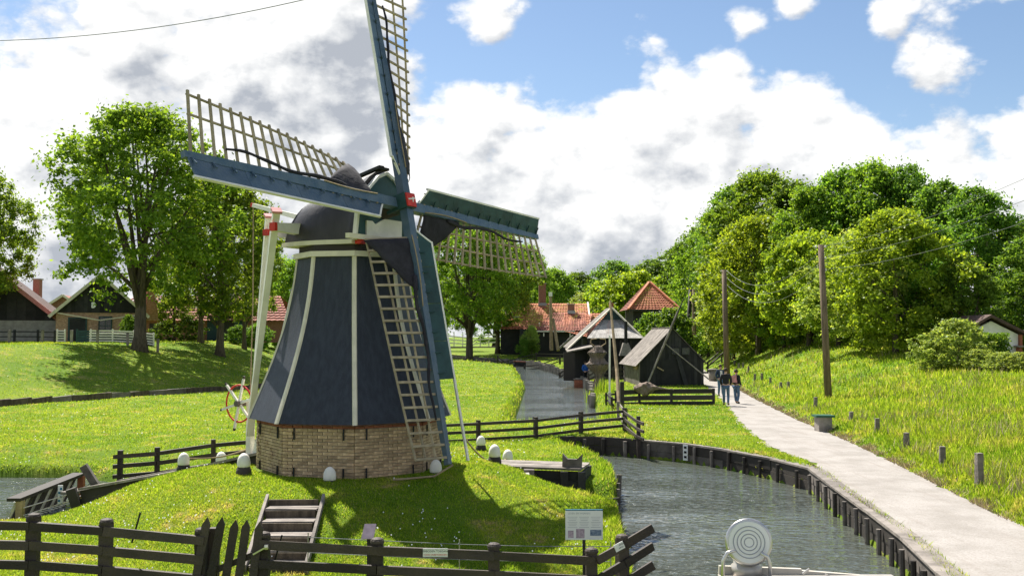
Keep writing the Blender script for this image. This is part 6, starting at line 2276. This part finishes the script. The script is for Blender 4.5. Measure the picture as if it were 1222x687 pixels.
def tree(name, key, label, x, y, h, wscale=1.0, rz=None, cat='tree', group=None, sink=0.15, z=None):
    cm, tm, H = KINDS[key]
    s = h / H
    z = zg1(x, y) - sink if z is None else z
    root = thing(name, (x, y, z), label, cat, group)
    root.scale = (s * wscale, s * wscale, s)
    root.rotation_euler = (0, 0, random.uniform(0, 6.28) if rz is None else rz)
    for nm, me in (('trunk', tm), ('crown', cm)):
        o = bpy.data.objects.new(nm, me)
        col.objects.link(o)
        o.parent = root
    return root


def at(px, Y):
    return (px - 611) / FPX * Y


GL = 'trees on the left dyke'
tree('elm_tree', 'elm', 'largest elm with thick bare trunk on the dyke before the brick cottage', at(167, 75), 75, 18.3, 1.04, rz=0.6, group=GL)
tree('elm_tree', 'elm_b', 'elm right of the largest one with a leaning trunk on the dyke crest', at(263, 84), 84, 15.8, 0.95, rz=2.0, group=GL)
tree('elm_tree', 'elm_b', 'dark-trunked elm behind, between the largest elm and its right neighbour', at(240, 92), 92, 14.5, 0.75, rz=4.0, group=GL)
tree('elm_tree', 'elm_b', 'slender elm just left of the mill tail', at(292, 96), 96, 14.8, 0.62, rz=5.0, group=GL)
tree('elm_tree', 'elm', 'elm cut by the left edge of the picture', at(-32, 84), 84, 14.8, 0.85, rz=3.3, group=GL)
tree('garden_tree', 'elm_b', 'small tree with low crown before the stable', at(208, 98), 98, 9.5, 0.75, rz=1.0, group=GL)
tree('garden_tree', 'wood_a', 'rounded tree seen between mill tail and tower', at(352, 118), 118, 11, 1.0, rz=1.0, group=GL)
tree('garden_tree', 'wood_a', 'tree filling the gap behind the brake rope', at(318, 125), 125, 13, 0.9, rz=2.6, group=GL)
tree('garden_bush', 'shrub', 'bright bush against the cottage wall beside the big trunk', at(154, 82), 82, 2.4, 0.65, cat='bush')
for i, (px, Y, h, lab) in enumerate(((200, 99, 2.2, 'low bush before the stable wall left of the dark-trunked elm'), (226, 97, 2.4, 'low bush between two trunks before the stable'), (285, 100, 2.0, 'low bush before the stable right of the leaning elm'), (308, 101, 2.6, 'low bush at the stable end beside the brake rope'))):
    tree('garden_bush', 'shrub', lab, at(px, Y), Y, h, 1.2, cat='bush', group='bushes before the stable')
GM = 'trees around the far farm'
tree('elm_tree', 'elm', 'big elm behind the right sail with a dark double trunk', at(560, 150), 150, 23.5, 0.98, rz=1.2, group=GM)
tree('elm_tree', 'elm_b', 'second elm right of the big one before the red roofs', at(594, 158), 158, 20, 0.85, rz=2.2, group=GM)
tree('elm_tree', 'elm_b', 'elm at the far side of the footbridge', at(628, 185), 185, 19.5, 0.9, rz=0.2, group=GM)
tree('elm_tree', 'elm_b', 'tree showing between the mill body and the lower sail board', at(528, 190), 190, 17, 1.0, rz=0.2, group=GM)
for i, (px, Y, h, k, ws, lab) in enumerate(((660, 215, 17.5, 'wood_a', 1.1, 'dark round tree above the left end of the red roofs'), (700, 205, 12, 'pale', 1.1, 'pale green tree right behind the farm chimney'),
                                           (727, 185, 13.5, 'round', 1.0, 'bright green round tree left of the hay barn'), (757, 180, 15.0, 'round', 1.0, 'yellow-green tree touching the hay barn roof'),
                                           (735, 245, 21.5, 'wood_b', 1.3, 'dark tree on the skyline above the bright round trees'), (778, 235, 21, 'wood_b', 1.3, 'dark tree on the skyline above the hay barn'),
                                           (812, 230, 20.5, 'wood_b', 1.2, 'dark skyline tree between the hay barn and the wood'), (690, 250, 19, 'wood_b', 1.3, 'dark skyline tree behind the farm chimney'),
                                           (640, 260, 19, 'wood_a', 1.3, 'distant tree behind the right sail tip'), (590, 260, 20, 'wood_a', 1.3, 'distant tree behind the big elm'), (500, 240, 18, 'wood_a', 1.4, 'distant tree behind the lower sail'),
                                           (440, 250, 17, 'wood_b', 1.5, 'distant tree hidden mostly by the tower'), (380, 230, 15, 'wood_a', 1.4, 'distant tree just left of the tower top'))):
    tree('background_tree', k, lab, at(px, Y), Y, h, ws, rz=i * 1.7, group=GM)
tree('farm_tree', 'pale', 'small light green tree leaning over the farm eaves', at(634, 143), 143, 4.6, 0.6, group=GM)
tree('garden_bush', 'shrub', 'clipped round bush left of the farm doorway', at(625, 140), 140, 2.9, 0.7, cat='bush')
tree('garden_bush', 'shrub', 'clipped round bush nearest the farm doorway', at(635, 140), 140, 2.7, 0.7, cat='bush')
tree('garden_bush', 'shrub', 'leafy bush standing between the hut and the hay barn', at(778, 98), 98, 5.6, 0.95, cat='bush')
tree('garden_bush', 'shrub', 'leafy bush right above the hut ridge', at(800, 96), 96, 6.0, 0.85, cat='bush')
GR = 'trees of the wood on the right dyke'
W = [(836, 128, 18.2, 'wood_b', 0.9, 'leftmost dark tree of the wood'), (858, 112, 18.0, 'wood_a', 0.85, 'tree above the stair handrail'), (880, 104, 19.0, 'wood_b', 0.9, 'tree rising behind the second power pole'),
     (912, 96, 18.2, 'wood_a', 0.95, 'broad tree right of the second power pole'), (945, 92, 16.5, 'wood_b', 0.95, 'tree left of the nearest power pole'), (905, 88, 12.0, 'yellow', 1.0, 'low bright tree at the wood edge right of the second pole'),
     (972, 84, 16.2, 'wood_a', 0.9, 'dark tall tree behind the nearest power pole'), (1005, 84, 17.0, 'wood_a', 0.8, 'tall tree right of the nearest power pole'), (1042, 82, 17.6, 'wood_a', 0.9, 'highest tree above the yellowish one'),
     (1085, 80, 17.0, 'wood_b', 0.8, 'tall tree behind the yellowish one'), (1128, 76, 15.2, 'wood_b', 0.95, 'dark tree over the garden shed'), (1168, 70, 13.2, 'wood_b', 0.95, 'dark tree at the right end of the wood'),
     (1215, 72, 10.5, 'wood_b', 1.0, 'lower dark tree at the right edge'), (1068, 62, 11.0, 'yellow', 1.02, 'bushy yellowish tree standing forward in the wood'), (1030, 66, 8.0, 'pale', 1.0, 'pale leafy tree low beside the yellowish one'),
     (1105, 64, 8.5, 'wood_b', 1.0, 'dark low tree under the yellowish one'), (965, 78, 9.0, 'round', 0.9, 'round light tree low at the wood edge by the nearest pole'), (1150, 60, 6.0, 'wood_b', 1.1, 'dark undergrowth tree behind the round bush'),
     (1240, 62, 7.5, 'wood_b', 1.2, 'dark tree cut by the right edge'), (875, 95, 9.0, 'pale', 0.9, 'pale tree low beside the stair handrail'), (935, 84, 8.0, 'wood_a', 1.0, 'low leafy tree between the two right poles'), (1000, 74, 8.0, 'yellow', 0.9, 'low yellow-green tree right of the nearest pole'), (845, 118, 9, 'wood_a', 1.0, 'low tree beyond the top of the dyke stairs')]
TOPY = {0: 266, 1: 244, 2: 214, 3: 196, 4: 208, 6: 212, 7: 193, 8: 184, 9: 188, 10: 206, 11: 212, 12: 252, 13: 238}
for i, (px, Y, h, k, ws, lab) in enumerate(W):
    if i in TOPY:
        h = (CAM_H + (400 - TOPY[i]) * Y / FPX) - zg1(at(px, Y), Y) - 0.7
    tree('wood_tree', k, lab, at(px, Y), Y, h, ws, rz=i * 2.3 + 0.4, group=GR)
for i, (px, Y, h, ws, lab) in enumerate(((1140, 50.5, 2.5, 1.15, 'large round light bush on the dyke crest at right'), (1112, 51, 1.6, 1.0, 'smaller bush left of the large round bush'), (1168, 48.5, 1.1, 1.5, 'low hedge clump before the garden shed'), (1195, 47, 1.0, 1.5, 'low hedge clump second from the right edge'), (1218, 46, 1.0, 1.5, 'low hedge clump at the right edge'))):
    tree('dyke_bush', 'bush', lab, at(px, Y), Y, h, ws, cat='bush', group='bushes on the right dyke crest')

# clipped dark hedge beside the shed
hp = Vector((at(1168, 53), 53, zg1(at(1168, 53), 53)))
n = 5200
pos = rng.uniform(-1, 1, (n, 3)) * np.array([1.5, 0.5, 0.8])
pos[:, 2] += 0.75
nrm = rng.normal(size=(n, 3))
nrm /= np.linalg.norm(nrm, axis=1)[:, None]
a_ = np.cross(nrm, rng.normal(size=(n, 3)))
a_ /= np.linalg.norm(a_, axis=1)[:, None]
b_ = np.cross(nrm, a_)
v = np.stack([pos - a_ * .08, pos + b_ * .05, pos + a_ * .08, pos - b_ * .05], 1)
me = raw_mesh('clipped_hedge', v.reshape(-1, 3), np.arange(4 * n), 4, 'leaf_dark')
ho = bpy.data.objects.new('clipped_hedge', me)
ho.location = hp
col.objects.link(ho)
set_props(ho, 'clipped dark hedge block between round bush and garden shed', 'hedge')


# reeds by the dam
def reed_clump(label, x, y, n, spread, h):
    mb = MB()
    for i in range(n):
        a = random.uniform(0, 6.28)
        r = spread * math.sqrt(random.random())
        px, py = x + r * math.cos(a), y + r * math.sin(a)
        hh = h * random.uniform(0.6, 1.1)
        la = random.uniform(0, 6.28)
        t = Vector((math.cos(la), math.sin(la), 0)) * hh * random.uniform(0.05, 0.3)
        w_ = Vector((math.cos(la + 1.57), math.sin(la + 1.57), 0)) * 0.02
        b = Vector((px, py, max(zg1(px, py), WATER_Z) - 0.02))
        m = b + t * 0.35 + Vector((0, 0, hh * 0.6))
        mb.add([b - w_, b + w_, m + w_ * 0.8, m - w_ * 0.8, b + t + Vector((0, 0, hh))], [(0, 1, 2, 3), (3, 2, 4)])
    o = mb.build('reed_clump', 'reed_leaf', base=(x, y, 0))
    set_props(o, label, 'reeds')


reed_clump('bright green reeds growing by the canal end behind the dam fence', 4.15, 42.0, 170, 0.55, 1.1)
reed_clump('dry tangle of stems on the canal bank below the fyke net', 5.3, 60.5, 150, 0.9, 0.9)
